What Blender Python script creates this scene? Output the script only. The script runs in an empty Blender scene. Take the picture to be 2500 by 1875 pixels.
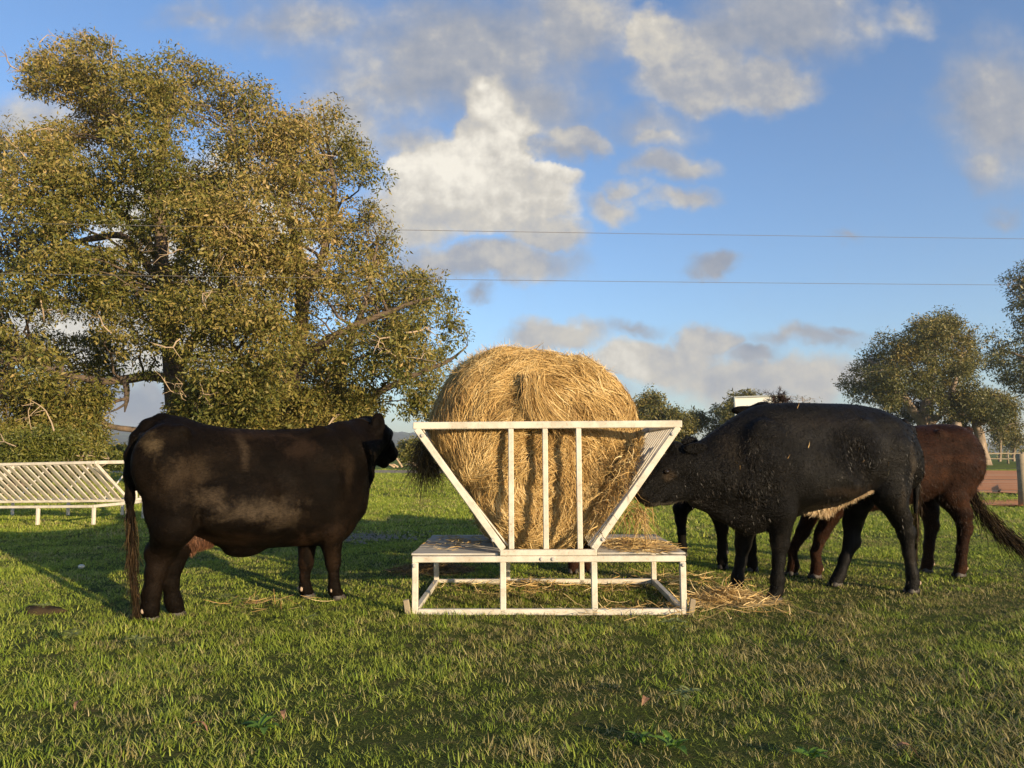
import bpy, bmesh, math, random
import numpy as np
from mathutils import Vector, Matrix, Euler

rng = np.random.default_rng(7)
random.seed(7)
scene = bpy.context.scene
COL = scene.collection
PI = math.pi

# ------------------------------------------------------------------ camera
F_PX, CX, CY = 1806.0, 1250.0, 937.5            # focal length and centre of the 2500 x 1875 photograph
PITCH = math.atan((1105 - CY) / F_PX)
CAM = np.array([0.0, 0.0, 1.2])
cam_data = bpy.data.cameras.new("camera")
cam_data.sensor_width = 36.0
cam_data.lens = 36.0 * F_PX / 2500.0
cam_data.clip_start = 0.05
cam_data.clip_end = 9000.0
cam = bpy.data.objects.new("camera", cam_data)
cam.location = CAM
cam.rotation_euler = (PI / 2 + PITCH, 0, 0)
COL.objects.link(cam)
scene.camera = cam

# ------------------------------------------------------------------ light and sky
SUN_EL = math.radians(10.5)
SUN_AZ = math.atan2(0.67, -0.745)               # direction towards the sun, measured from +Y towards +X
sun_dir = Vector((math.cos(SUN_EL) * math.sin(SUN_AZ), math.cos(SUN_EL) * math.cos(SUN_AZ), math.sin(SUN_EL)))
sd = bpy.data.lights.new("sun", 'SUN')
sd.energy = 5.0
sd.angle = math.radians(0.6)
sd.color = (1.0, 0.79, 0.52)
sun = bpy.data.objects.new("sun", sd)
sun.rotation_euler = sun_dir.to_track_quat('Z', 'Y').to_euler()
COL.objects.link(sun)

scene.view_settings.view_transform = 'Standard'
scene.view_settings.look = 'None'
scene.view_settings.exposure = 0.72
scene.view_settings.gamma = 1.0
scene.view_settings.use_curve_mapping = False
scene.cycles.max_bounces = 6
scene.cycles.transparent_max_bounces = 8
scene.cycles.use_denoising = True


def ray(px, py):
    v = np.array([px - CX, F_PX, -(py - CY)]) / F_PX
    c, s = math.cos(PITCH), math.sin(PITCH)
    return np.array([v[0], v[1] * c - v[2] * s, v[1] * s + v[2] * c])


def P(px, py, Y):
    r = ray(px, py)
    return CAM + r * (Y / r[1])


def G(px, py, z=0.0):
    r = ray(px, py)
    return CAM + r * ((z - CAM[2]) / r[2])


class NT:
    """small helper round a node tree"""
    def __init__(self, tree):
        self.t = tree

    def new(self, kind, **kw):
        n = self.t.nodes.new(kind)
        for k, v in kw.items():
            setattr(n, k, v)
        return n

    def link(self, a, b):
        self.t.links.new(a, b)

    def put(self, sock, val):
        if isinstance(val, bpy.types.NodeSocket):
            self.t.links.new(val, sock)
        else:
            sock.default_value = val

    def math(self, op, a, b=None, c=None, clamp=False):
        n = self.new('ShaderNodeMath', operation=op, use_clamp=clamp)
        self.put(n.inputs[0], a)
        if b is not None:
            self.put(n.inputs[1], b)
        if c is not None:
            self.put(n.inputs[2], c)
        return n.outputs[0]

    def vmath(self, op, a, b=None, out=0):
        n = self.new('ShaderNodeVectorMath', operation=op)
        self.put(n.inputs[0], a)
        if b is not None:
            self.put(n.inputs[1], b)
        return n.outputs[out]

    def noise(self, vec, scale, detail=4.0, rough=0.55, dist=0.0, out=0, dims='3D'):
        n = self.new('ShaderNodeTexNoise', noise_dimensions=dims)
        if vec is not None:
            self.put(n.inputs['Vector'], vec)
        n.inputs['Scale'].default_value = scale
        n.inputs['Detail'].default_value = detail
        n.inputs['Roughness'].default_value = rough
        n.inputs['Distortion'].default_value = dist
        return n.outputs[out]

    def smooth(self, x, lo, hi, a=0.0, b=1.0):
        n = self.new('ShaderNodeMapRange', interpolation_type='SMOOTHSTEP')
        self.put(n.inputs['Value'], x)
        n.inputs['From Min'].default_value = lo
        n.inputs['From Max'].default_value = hi
        n.inputs['To Min'].default_value = a
        n.inputs['To Max'].default_value = b
        return n.outputs['Result']

    def mix(self, f, a, b, blend='MIX'):
        n = self.new('ShaderNodeMix', data_type='RGBA', blend_type=blend)
        self.put(n.inputs[0], f)
        for s, v in ((n.inputs[6], a), (n.inputs[7], b)):
            if not isinstance(v, bpy.types.NodeSocket) and len(v) == 3:
                v = (*v, 1.0)
            self.put(s, v)
        return n.outputs[2]

    def ramp(self, f, stops):
        n = self.new('ShaderNodeValToRGB')
        e = n.color_ramp.elements
        while len(e) < len(stops):
            e.new(0.5)
        for el, (p, c) in zip(e, stops):
            el.position = p
            el.color = (*c, 1.0) if len(c) == 3 else c
        self.put(n.inputs[0], f)
        return n.outputs[0]


def build_world():
    w = bpy.data.worlds.new("World")
    scene.world = w
    w.use_nodes = True
    t = w.node_tree
    t.nodes.clear()
    k = NT(t)
    out = k.new('ShaderNodeOutputWorld')
    bg = k.new('ShaderNodeBackground')
    bg.inputs['Strength'].default_value = 0.135
    sky = k.new('ShaderNodeTexSky', sky_type='NISHITA')
    sky.sun_disc = False
    sky.sun_elevation = SUN_EL
    sky.sun_rotation = SUN_AZ
    sky.altitude = 0
    sky.air_density = 1.0
    sky.dust_density = 0.6
    sky.ozone_density = 2.5
    tc = k.new('ShaderNodeTexCoord')
    d = tc.outputs['Generated']
    sep = k.new('ShaderNodeSeparateXYZ')
    k.link(d, sep.inputs[0])
    y = k.math('MAXIMUM', sep.outputs[1], 0.08)
    u = k.math('DIVIDE', sep.outputs[0], y)
    v = k.math('DIVIDE', sep.outputs[2], y)
    cmb = k.new('ShaderNodeCombineXYZ')
    k.link(u, cmb.inputs[0])
    k.link(v, cmb.inputs[1])
    p0 = cmb.outputs[0]
    # warp the plane so that cloud outlines billow
    w1 = k.vmath('SUBTRACT', k.noise(p0, 9.0, 5.0, 0.6, out=1), (0.5, 0.5, 0.5))
    sc = k.new('ShaderNodeVectorMath', operation='SCALE')
    k.link(w1, sc.inputs[0])
    sc.inputs['Scale'].default_value = 0.10
    p = k.vmath('ADD', p0, sc.outputs[0])
    blobs = [  # px, py, rx, ry, weight, brightness
        (1130, 130, 480, 250, .86, .18), (760, 60, 400, 150, .52, .34), (1400, 70, 200, 150, .9, .45), (1310, 250, 240, 170, .72, .2), (960, 200, 330, 190, .58, .34), (480, 40, 200, 60, .4, .4),
        (1000, 330, 190, 90, .5, .35),
        (1610, 100, 130, 110, 1.1, .72), (1700, 180, 220, 120, 1.15, .38), (1870, 205, 170, 110, 1.1, .5), (1900, 50, 300, 170, .95, .22), (1760, 90, 260, 120, .8, .25),
        (1580, 300, 200, 70, .45, .15),
        (2450, 270, 230, 270, .85, .2), (2400, 400, 110, 110, .6, .22), (2230, 50, 110, 70, .42, .5), (2110, 60, 120, 90, .4, .45),
        (1190, 245, 90, 85, 1.4, 1.15), (1215, 350, 125, 140, 1.4, 1.05), (1070, 420, 130, 130, 1.2, 1.0), (1200, 480, 250, 110, 1.2, .85),
        (1330, 560, 140, 80, .9, .6), (1180, 640, 330, 75, 1.0, .36), (1010, 520, 170, 130, .9, .6),
        (1400, 345, 125, 62, .95, .62), (1360, 375, 140, 45, .7, .05), (1600, 325, 110, 50, .6, .45), (1630, 395, 140, 52, .7, .42),
        (1350, 440, 95, 42, .75, .75), (1500, 495, 100, 46, .6, .6), (1530, 455, 85, 36, .5, .55), (1665, 482, 115, 44, .62, .5),
        (1738, 652, 100, 46, 1.05, .0), (2060, 565, 60, 26, .5, .15), (1165, 718, 60, 30, .6, .2), (2445, 525, 90, 34, .4, .2),
        (1350, 815, 160, 58, .8, .55), (1600, 885, 240, 75, 1.0, .68), (1720, 850, 120, 58, .9, .62), (1840, 875, 110, 40, .9, .05),
        (1960, 830, 210, 40, .7, .2), (2060, 815, 80, 26, .7, .05), (1540, 800, 150, 36, .6, .25), (1900, 930, 450, 75, .8, .62),
        (1360, 960, 300, 60, .6, .2), (300, 980, 700, 90, .9, .12), (90, 320, 260, 140, .5, .55), (2300, 985, 300, 60, .5, .3),
        (500, 560, 330, 250, .9, .95), (300, 820, 420, 150, .9, .8), (820, 300, 200, 150, .7, .5),
    ]
    best, num, den = 0.0, 0.0, 1e-4
    for (bx, by, rx, ry, wt, br) in blobs:
        r = ray(bx, by)
        c = (r[0] / r[1], r[2] / r[1], 0)
        q = k.vmath('MULTIPLY', k.vmath('SUBTRACT', p, c), (F_PX / rx, F_PX / ry, 0))
        f = k.math('MULTIPLY_ADD', k.vmath('LENGTH', q, out=1), -wt, wt)
        f = k.math('MAXIMUM', f, 0.0)
        best = k.math('MAXIMUM', best, f)
        f2 = k.math('MULTIPLY', f, f)
        num = k.math('MULTIPLY_ADD', f2, br, num)
        den = k.math('ADD', den, f2)
    front = k.smooth(sep.outputs[1], 0.1, 0.3)
    best = k.math('MULTIPLY', best, front)
    bright = k.math('DIVIDE', num, den)
    # cloud cover goes on outside the frame
    dn = k.noise(d, 2.6, 5.0, 0.55)
    around = k.math('MULTIPLY', k.smooth(dn, 0.5, 0.72), k.math('SUBTRACT', 1.0, front))
    base = k.math('ADD', best, k.math('MULTIPLY', around, 0.6))
    fb = k.noise(p0, 7.0, 7.0, 0.58)
    fine = k.noise(p0, 26.0, 6.0, 0.6)
    bumpy = k.math('ADD', k.math('MULTIPLY', fb, 0.55), k.math('MULTIPLY', fine, 0.45))
    field = k.math('ADD', base, k.math('MULTIPLY_ADD', bumpy, 0.70, -0.33))
    mr = k.new('ShaderNodeMapRange', interpolation_type='SMOOTHSTEP')
    k.link(field, mr.inputs['Value'])
    mr.inputs['From Min'].default_value = 0.0
    k.link(k.math('MULTIPLY_ADD', bright, -0.44, 0.76), mr.inputs['From Max'])
    dens = mr.outputs['Result']
    # emboss towards the light for relief
    off = k.vmath('ADD', p0, (0.022, 0.028, 0))
    fb2 = k.noise(off, 7.0, 7.0, 0.58)
    fine2 = k.noise(k.vmath('ADD', p0, (0.006, 0.009, 0)), 26.0, 6.0, 0.6)
    emb = k.math('ADD', k.math('MULTIPLY', k.math('SUBTRACT', fb, fb2), 1.25), k.math('MULTIPLY', k.math('SUBTRACT', fine, fine2), 0.55))
    lum = k.math('ADD', k.math('MULTIPLY_ADD', bright, 0.82, 0.08), emb)
    lum = k.math('ADD', lum, k.math('MULTIPLY_ADD', fb, 0.38, -0.19), clamp=True)
    cc = k.ramp(lum, [(0.0, (1.25, 1.45, 1.85)), (0.35, (1.8, 1.88, 2.08)), (0.7, (3.0, 2.8, 2.45)), (1.0, (4.5, 4.2, 3.6))])
    tint = k.mix(1.0, sky.outputs[0], (0.89, 0.97, 1.12), 'MULTIPLY')
    col = k.mix(k.math('MULTIPLY', dens, 0.96), tint, cc)
    k.link(col, bg.inputs['Color'])
    k.link(bg.outputs[0], out.inputs['Surface'])
    w.cycles.sampling_method = 'MANUAL'
    w.cycles.sample_map_resolution = 512


build_world()

# ------------------------------------------------------------------ object helpers


def tag(o, label=None, cat=None, group=None, kind=None):
    if label:
        o["label"] = label
    if cat:
        o["category"] = cat
    if group:
        o["group"] = group
    if kind:
        o["kind"] = kind
    return o


def thing(name, loc, label, cat, rotz=0.0, group=None):
    o = bpy.data.objects.new(name, None)
    o.empty_display_size = 0.2
    o.location = loc
    o.rotation_euler = (0, 0, rotz)
    COL.objects.link(o)
    return tag(o, label, cat, group)


def link_mesh(name, me, mat=None, parent=None, smooth=False):
    o = bpy.data.objects.new(name, me)
    COL.objects.link(o)
    if mat is not None:
        me.materials.append(mat)
    if parent is not None:
        o.parent = parent
    if smooth:
        me.polygons.foreach_set('use_smooth', np.ones(len(me.polygons), dtype=bool))
    return o


def np_mesh(name, verts, faces, tone=None, tone_domain='FACE'):
    """faces: (M,4) or (M,3) int array"""
    verts = np.asarray(verts, dtype=np.float32)
    faces = np.asarray(faces, dtype=np.int32)
    me = bpy.data.meshes.new(name)
    m, k = faces.shape
    me.vertices.add(len(verts))
    me.vertices.foreach_set('co', verts.ravel())
    me.loops.add(m * k)
    me.loops.foreach_set('vertex_index', faces.ravel())
    me.polygons.add(m)
    me.polygons.foreach_set('loop_start', np.arange(0, m * k, k, dtype=np.int32))
    if tone is not None:
        a = me.attributes.new('tone', 'FLOAT', tone_domain)
        a.data.foreach_set('value', np.asarray(tone, dtype=np.float32).ravel())
    me.update(calc_edges=True)
    return me


class MB:
    """collects boxes, bars and tubes into one mesh"""
    def __init__(self):
        self.v, self.f = [], []

    def add(self, v, f):
        n = len(self.v)
        self.v += [tuple(x) for x in v]
        self.f += [tuple(i + n for i in q) for q in f]

    def box(self, lo, hi):
        (a, b, c), (d, e, g) = lo, hi
        self.add([(a, b, c), (d, b, c), (d, e, c), (a, e, c), (a, b, g), (d, b, g), (d, e, g), (a, e, g)],
                 [(0, 3, 2, 1), (4, 5, 6, 7), (0, 1, 5, 4), (1, 2, 6, 5), (2, 3, 7, 6), (3, 0, 4, 7)])
        return self

    def bar(self, p, q, w, h, up=(0, 1, 0)):
        """rectangular bar between two points; h along up, w across"""
        p, q = Vector(p), Vector(q)
        d = (q - p).normalized()
        upv = Vector(up)
        s = d.cross(upv).normalized() * (w / 2)
        t = s.cross(d).normalized() * (h / 2)
        vs = [p - s - t, p + s - t, p + s + t, p - s + t, q - s - t, q + s - t, q + s + t, q - s + t]
        self.add(vs, [(0, 1, 2, 3), (7, 6, 5, 4), (0, 4, 5, 1), (1, 5, 6, 2), (2, 6, 7, 3), (3, 7, 4, 0)])
        return self

    def tube(self, pts, radii, sides=8, cap=True):
        pts = [Vector(p) for p in pts]
        n = len(pts)
        ring = []
        up = None
        base = len(self.v)
        for i in range(n):
            d = (pts[min(i + 1, n - 1)] - pts[max(i - 1, 0)])
            if d.length < 1e-9:
                d = Vector((0, 0, 1))
            d.normalize()
            if up is None:
                up = Vector((1, 0, 0)) if abs(d.x) < 0.8 else Vector((0, 1, 0))
            a = d.cross(up).normalized()
            b = a.cross(d).normalized()
            up = b
            for j in range(sides):
                th = 2 * PI * j / sides
                self.v.append(tuple(pts[i] + (a * math.cos(th) + b * math.sin(th)) * radii[i]))
        for i in range(n - 1):
            for j in range(sides):
                j2 = (j + 1) % sides
                self.f.append((base + i * sides + j, base + i * sides + j2, base + (i + 1) * sides + j2, base + (i + 1) * sides + j))
        if cap:
            self.f.append(tuple(base + j for j in range(sides))[::-1])
            self.f.append(tuple(base + (n - 1) * sides + j for j in range(sides)))
        return self

    def mesh(self, name):
        me = bpy.data.meshes.new(name)
        me.from_pydata(self.v, [], self.f)
        bm = bmesh.new()
        bm.from_mesh(me)
        bmesh.ops.recalc_face_normals(bm, faces=bm.faces)
        bm.to_mesh(me)
        bm.free()
        me.update()
        return me

    def build(self, name, mat, parent=None, smooth=False, bevel=0.0):
        me = self.mesh(name)
        o = link_mesh(name, me, mat, parent, smooth)
        if bevel > 0:
            bm = bmesh.new()
            bm.from_mesh(me)
            bmesh.ops.bevel(bm, geom=bm.edges[:], offset=bevel, segments=1, affect='EDGES')
            bm.to_mesh(me)
            bm.free()
        return o


def ribbons(paths, widths, side, tone=None):
    """paths (N,K,3), widths (N,K), side (N,3) -> verts, quads, tone per face"""
    N, K, _ = paths.shape
    s = side[:, None, :] * widths[:, :, None] * 0.5
    v = np.stack([paths - s, paths + s], axis=2).reshape(-1, 3)
    idx = np.arange(N * K * 2).reshape(N, K, 2)
    q = np.stack([idx[:, :-1, 0], idx[:, :-1, 1], idx[:, 1:, 1], idx[:, 1:, 0]], axis=-1).reshape(-1, 4)
    tf = None if tone is None else np.repeat(tone, K - 1)
    return v, q, tf


def unit(a, axis=-1):
    return a / np.maximum(np.linalg.norm(a, axis=axis, keepdims=True), 1e-9)


def vnoise(p, scale, seed=0):
    """cheap smooth pseudo-noise from sines, p (...,3) -> (-1..1)"""
    r = np.random.default_rng(seed)
    out = 0
    for i in range(5):
        k = r.normal(size=3) * scale * (1 + i * 0.6)
        out = out + np.sin(p @ k + r.uniform(0, 6.28)) / (1 + i * 0.6)
    return out / 2.2

# ------------------------------------------------------------------ materials


def mat_new(name):
    m = bpy.data.materials.new(name)
    m.use_nodes = True
    t = m.node_tree
    t.nodes.clear()
    k = NT(t)
    out = k.new('ShaderNodeOutputMaterial')
    b = k.new('ShaderNodeBsdfPrincipled')
    k.link(b.outputs[0], out.inputs[0])
    return m, k, b, out


def wpos(k):
    g = k.new('ShaderNodeNewGeometry')
    return g.outputs['Position']


def opos(k):
    return k.new('ShaderNodeTexCoord').outputs['Object']


def bump(k, b, h, strength, dist):
    n = k.new('ShaderNodeBump')
    n.inputs['Strength'].default_value = strength
    n.inputs['Distance'].default_value = dist
    k.link(h, n.inputs['Height'])
    k.link(n.outputs[0], b.inputs['Normal'])


def attr(k, name='tone'):
    a = k.new('ShaderNodeAttribute')
    a.attribute_name = name
    return a.outputs['Fac']


def mat_painted():
    m, k, b, _ = mat_new('weathered white steel')
    p = opos(k)
    n = k.noise(p, 6.0, 6.0, 0.65)
    n2 = k.noise(p, 45.0, 4.0, 0.7)
    c = k.mix(k.smooth(n, 0.35, 0.75), (0.60, 0.55, 0.455), (0.42, 0.375, 0.295))
    c = k.mix(k.math('MULTIPLY', k.smooth(n2, 0.54, 0.70, 0, 0.8), k.smooth(n, 0.42, 0.62)), c, (0.30, 0.19, 0.10))
    k.link(c, b.inputs['Base Color'])
    b.inputs['Roughness'].default_value = 0.45
    b.inputs['Specular IOR Level'].default_value = 0.4
    bump(k, b, n2, 0.15, 0.004)
    return m


def mat_deck():
    m, k, b, _ = mat_new('weathered deck board')
    p = opos(k)
    st = k.vmath('MULTIPLY', p, (1.5, 30, 30))
    n = k.noise(st, 3.0, 6.0, 0.6)
    g = k.noise(p, 5.0, 5.0, 0.6)
    c = k.ramp(n, [(0.3, (0.26, 0.235, 0.19)), (0.55, (0.44, 0.41, 0.35)), (0.75, (0.55, 0.52, 0.46))])
    c = k.mix(k.smooth(g, 0.55, 0.75), c, (0.20, 0.16, 0.09))
    k.link(c, b.inputs['Base Color'])
    b.inputs['Roughness'].default_value = 0.8
    bump(k, b, n, 0.4, 0.004)
    return m


def mat_tone(name, stops, rough=0.8, transl=0.0, spec=0.3, patch=None):
    m, k, b, out = mat_new(name)
    c = k.ramp(attr(k), stops)
    if patch:
        n = k.noise(wpos(k), patch[0], 4.0, 0.6)
        c = k.mix(k.smooth(n, patch[1], patch[2], 0, patch[4]), c, patch[3])
    k.link(c, b.inputs['Base Color'])
    b.inputs['Roughness'].default_value = rough
    b.inputs['Specular IOR Level'].default_value = spec
    if transl:
        tr = k.new('ShaderNodeBsdfTranslucent')
        k.link(c, tr.inputs[0])
        mx = k.new('ShaderNodeMixShader')
        mx.inputs[0].default_value = transl
        k.link(b.outputs[0], mx.inputs[1])
        k.link(tr.outputs[0], mx.inputs[2])
        k.link(mx.outputs[0], out.inputs[0])
    return m


def mat_bark(name='pale bark', dark=(0.10, 0.075, 0.055), light=(0.40, 0.30, 0.21)):
    m, k, b, _ = mat_new(name)
    p = opos(k)
    n = k.noise(k.vmath('MULTIPLY', p, (1, 1, 0.35)), 3.0, 6.0, 0.65)
    f = k.noise(k.vmath('MULTIPLY', p, (1, 1, 0.2)), 18.0, 5.0, 0.7)
    c = k.ramp(n, [(0.3, dark), (0.55, tuple(0.5 * (a + c2) for a, c2 in zip(dark, light))), (0.72, light)])
    k.link(c, b.inputs['Base Color'])
    b.inputs['Roughness'].default_value = 0.9
    bump(k, b, f, 0.6, 0.03)
    return m


def mat_hide(name, base, tip, dirt=(0.10, 0.06, 0.03), dirt_amt=0.0, curl=0.0, gloss=0.3, wrinkle=0.0, region=False, patches=()):
    m, k, b, _ = mat_new(name)
    p = opos(k)
    warp = k.vmath('ADD', p, k.vmath('MULTIPLY', k.vmath('SUBTRACT', k.noise(p, 5.0, 3.0, 0.5, out=1), (0.5, 0.5, 0.5)), (0.12, 0.12, 0.12)))
    hairs = k.noise(k.vmath('MULTIPLY', warp, (0.30, 0.6, 1.0)), 150.0, 3.0, 0.7, 0.8)
    mid = k.noise(warp, 34.0, 5.0, 0.65, 1.6)
    patch = k.noise(k.vmath('MULTIPLY', warp, (0.8, 1.0, 1.5)), 3.6, 5.0, 0.62)
    low = k.noise(k.vmath('MULTIPLY', warp, (1.0, 1.0, 1.9)), 2.6, 4.0, 0.6)
    c = k.mix(k.smooth(hairs, 0.38, 0.72), base, tip)
    c = k.mix(k.smooth(patch, 0.38, 0.62, 0.0, 0.75), c, base)
    d = k.mix(k.smooth(hairs, 0.35, 0.7), tuple(x * 0.35 for x in dirt), dirt)
    c = k.mix(k.math('MULTIPLY', k.smooth(low, 0.42, 0.74), dirt_amt), c, d)
    rag = k.math('MULTIPLY_ADD', k.noise(warp, 11.0, 6.0, 0.7), 2.4, -1.2)
    for (qx, qz, rx, rz, amt, pc_) in patches:    # dusty or browner coat areas, and lit sheen put into the colour
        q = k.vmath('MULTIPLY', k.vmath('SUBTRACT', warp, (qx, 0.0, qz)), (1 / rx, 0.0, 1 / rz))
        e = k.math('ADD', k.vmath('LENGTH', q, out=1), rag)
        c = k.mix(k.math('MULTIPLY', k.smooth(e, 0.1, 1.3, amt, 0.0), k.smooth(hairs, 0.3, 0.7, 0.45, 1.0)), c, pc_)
    k.link(c, b.inputs['Base Color'])
    k.link(k.smooth(patch, 0.3, 0.7, 0.46, 0.66), b.inputs['Roughness'])
    b.inputs['Specular IOR Level'].default_value = gloss
    rg_ = 0.6
    if region:                                   # curls on the ribs, wavy coat on neck and shoulder, sleek elsewhere
        s = k.new('ShaderNodeSeparateXYZ')
        k.link(p, s.inputs[0])
        q = k.vmath('MULTIPLY', k.vmath('SUBTRACT', p, (0.5, 0.0, 1.2)), (3.6, 0.0, 4.0))
        rg_ = k.math('MAXIMUM', k.smooth(k.vmath('LENGTH', q, out=1), 0.4, 1.2, 1.7, 0.28), k.smooth(s.outputs[0], 0.85, 1.3, 0.0, 0.95))
        rg_ = k.math('MULTIPLY', rg_, k.smooth(s.outputs[2], 0.45, 0.8, 0.4, 1.0))
    h = k.math('ADD', k.math('MULTIPLY', hairs, 0.30), k.math('MULTIPLY', k.math('MULTIPLY', mid, 0.5 + curl), rg_))
    if wrinkle:
        w = k.new('ShaderNodeTexWave', wave_type='BANDS', bands_direction='DIAGONAL')
        k.link(warp, w.inputs['Vector'])
        w.inputs['Scale'].default_value = 9.0
        w.inputs['Distortion'].default_value = 9.0
        w.inputs['Detail'].default_value = 3.0
        w.inputs['Detail Scale'].default_value = 2.0
        h = k.math('ADD', h, k.math('MULTIPLY', k.math('MULTIPLY', w.outputs['Fac'], rg_), k.smooth(low, 0.35, 0.65, 0.2 * wrinkle, wrinkle)))
    bump(k, b, h, 0.8, 0.016)
    return m


def mat_flat(name, col, rough=0.7, spec=0.4, var=0.25, scale=20.0):
    m, k, b, _ = mat_new(name)
    n = k.noise(opos(k), scale, 5.0, 0.6)
    dark = tuple(x * (1 - var) for x in col)
    c = k.mix(n, dark, tuple(min(1, x * (1 + var)) for x in col))
    k.link(c, b.inputs['Base Color'])
    b.inputs['Roughness'].default_value = rough
    b.inputs['Specular IOR Level'].default_value = spec
    return m


M = {}
M['steel'] = mat_painted()
M['deck'] = mat_deck()
M['bolt'] = mat_flat('zinc bolt', (0.45, 0.42, 0.37), 0.4, 0.5)
M['wood'] = mat_flat('grey post timber', (0.27, 0.22, 0.15), 0.9, 0.2, 0.45, 9.0)
M['straw'] = mat_tone('hay straw', [(0.0, (0.17, 0.092, 0.028)), (0.35, (0.39, 0.24, 0.08)), (0.7, (0.56, 0.385, 0.15)), (1.0, (0.72, 0.56, 0.29))], 0.6, 0.12)
M['straw_dark'] = mat_tone('shaded dark hay', [(0.0, (0.06, 0.04, 0.018)), (0.6, (0.16, 0.10, 0.04)), (1.0, (0.34, 0.23, 0.09))], 0.75, 0.1)  # hay lying in the bale's shade, the shade put into its colour
M['bark'] = mat_bark()
M['bark_dark'] = mat_bark('dark bark', (0.055, 0.042, 0.032), (0.20, 0.14, 0.09))
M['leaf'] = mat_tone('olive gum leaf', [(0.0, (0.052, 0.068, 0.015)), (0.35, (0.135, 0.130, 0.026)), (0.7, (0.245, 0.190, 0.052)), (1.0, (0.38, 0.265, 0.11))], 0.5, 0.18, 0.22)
M['leaf_far'] = mat_tone('dark gum leaf', [(0.0, (0.050, 0.062, 0.018)), (0.5, (0.145, 0.132, 0.030)), (1.0, (0.33, 0.225, 0.065))], 0.5, 0.2, 0.4)
M['leaf_bush'] = mat_tone('yellow green bush leaf', [(0.0, (0.055, 0.075, 0.014)), (0.5, (0.13, 0.14, 0.022)), (1.0, (0.24, 0.20, 0.045))], 0.5, 0.25, 0.4)
M['twig'] = mat_flat('pale dead twig', (0.36, 0.27, 0.18), 0.9, 0.2, 0.3, 3.0)
M['hide_brown'] = mat_hide('red brown hide', (0.009, 0.0042, 0.0026), (0.036, 0.0135, 0.006), (0.09, 0.036, 0.015), 0.5, 0.3, 0.05)
M['hide_black'] = mat_hide('plain black hide', (0.004, 0.0034, 0.003), (0.011, 0.0085, 0.006), gloss=0.04)
M['hoof'] = mat_flat('horn hoof', (0.035, 0.028, 0.022), 0.6, 0.4)
M['dewclaw'] = mat_flat('pale dewclaw', (0.33, 0.24, 0.17), 0.7, 0.3)
M['eye'] = mat_flat('wet dark eye', (0.012, 0.008, 0.006), 0.08, 0.6)
M['hair_dark'] = mat_tone('dark tail hair', [(0, (0.010, 0.007, 0.004)), (0.6, (0.026, 0.016, 0.008)), (1, (0.085, 0.052, 0.022))], 0.6, 0.1, 0.08)
M['hair_udder'] = mat_tone('brown udder hair', [(0, (0.06, 0.024, 0.012)), (1, (0.22, 0.10, 0.05))], 0.6, 0.1)
M['hair_cream'] = mat_tone('cream belly hair', [(0, (0.42, 0.28, 0.14)), (1, (0.80, 0.64, 0.40))], 0.6, 0.1)
M['hair_brown'] = mat_tone('red brown hair', [(0, (0.010, 0.005, 0.003)), (1, (0.052, 0.020, 0.009))], 0.6, 0.1)
M['hair_black'] = mat_tone('black coat hair', [(0, (0.003, 0.0025, 0.002)), (0.75, (0.005, 0.0038, 0.0026)), (1, (0.018, 0.012, 0.008))], 0.6, 0.05, 0.03)
M['hair_curl'] = mat_tone('glossy black curl', [(0, (0.004, 0.0035, 0.003)), (0.7, (0.018, 0.0145, 0.0115)), (1, (0.075, 0.060, 0.045))], 0.42, 0.03, 0.3)
M['udder'] = mat_hide('brown udder skin', (0.04, 0.018, 0.010), (0.12, 0.052, 0.027))


# ------------------------------------------------------------------ ground, road, hills
def graded(lo, hi, near, step0, growth):
    out, x, s = [0.0], 0.0, step0
    while x < max(abs(lo), abs(hi)):
        if x > near:
            s *= growth
        x += s
        out.append(x)
    a = np.array(out)
    a = np.concatenate([-a[::-1][:-1], a])
    return a[(a >= lo) & (a <= hi)]


def ground_z(x, y):
    d = np.hypot(x, y)
    p = np.stack([x, y, np.zeros_like(x)], -1)
    return (0.012 * vnoise(p, 2.4, 3) + 0.016 * vnoise(p, 0.8, 4)) * np.clip(1 - d / 60, 0.2, 1)


def mat_ground():
    m, k, b, _ = mat_new('pasture soil and turf')
    p = wpos(k)
    n1 = k.noise(p, 0.55, 5.0, 0.6)
    n2 = k.noise(p, 9.0, 5.0, 0.65)
    n3 = k.noise(p, 60.0, 4.0, 0.7)
    c = k.ramp(n3, [(0.25, (0.022, 0.029, 0.008)), (0.5, (0.052, 0.068, 0.014)), (0.75, (0.095, 0.110, 0.024))])
    c = k.mix(k.smooth(n2, 0.52, 0.7, 0, 0.55), c, (0.12, 0.088, 0.042))
    sep = k.new('ShaderNodeSeparateXYZ')
    k.link(p, sep.inputs[0])
    far = k.smooth(sep.outputs[1], 9.0, 30.0)
    fc = k.ramp(k.math('ADD', k.math('MULTIPLY', n1, 0.6), k.math('MULTIPLY', n2, 0.4)),
                [(0.3, (0.070, 0.110, 0.016)), (0.5, (0.115, 0.150, 0.024)), (0.7, (0.165, 0.165, 0.040))])
    c = k.mix(far, c, fc)
    k.link(c, b.inputs['Base Color'])
    b.inputs['Roughness'].default_value = 0.95
    b.inputs['Specular IOR Level'].default_value = 0.1
    bump(k, b, k.math('ADD', n3, k.math('MULTIPLY', n2, 1.5)), 0.8, 0.03)
    return m


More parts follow.
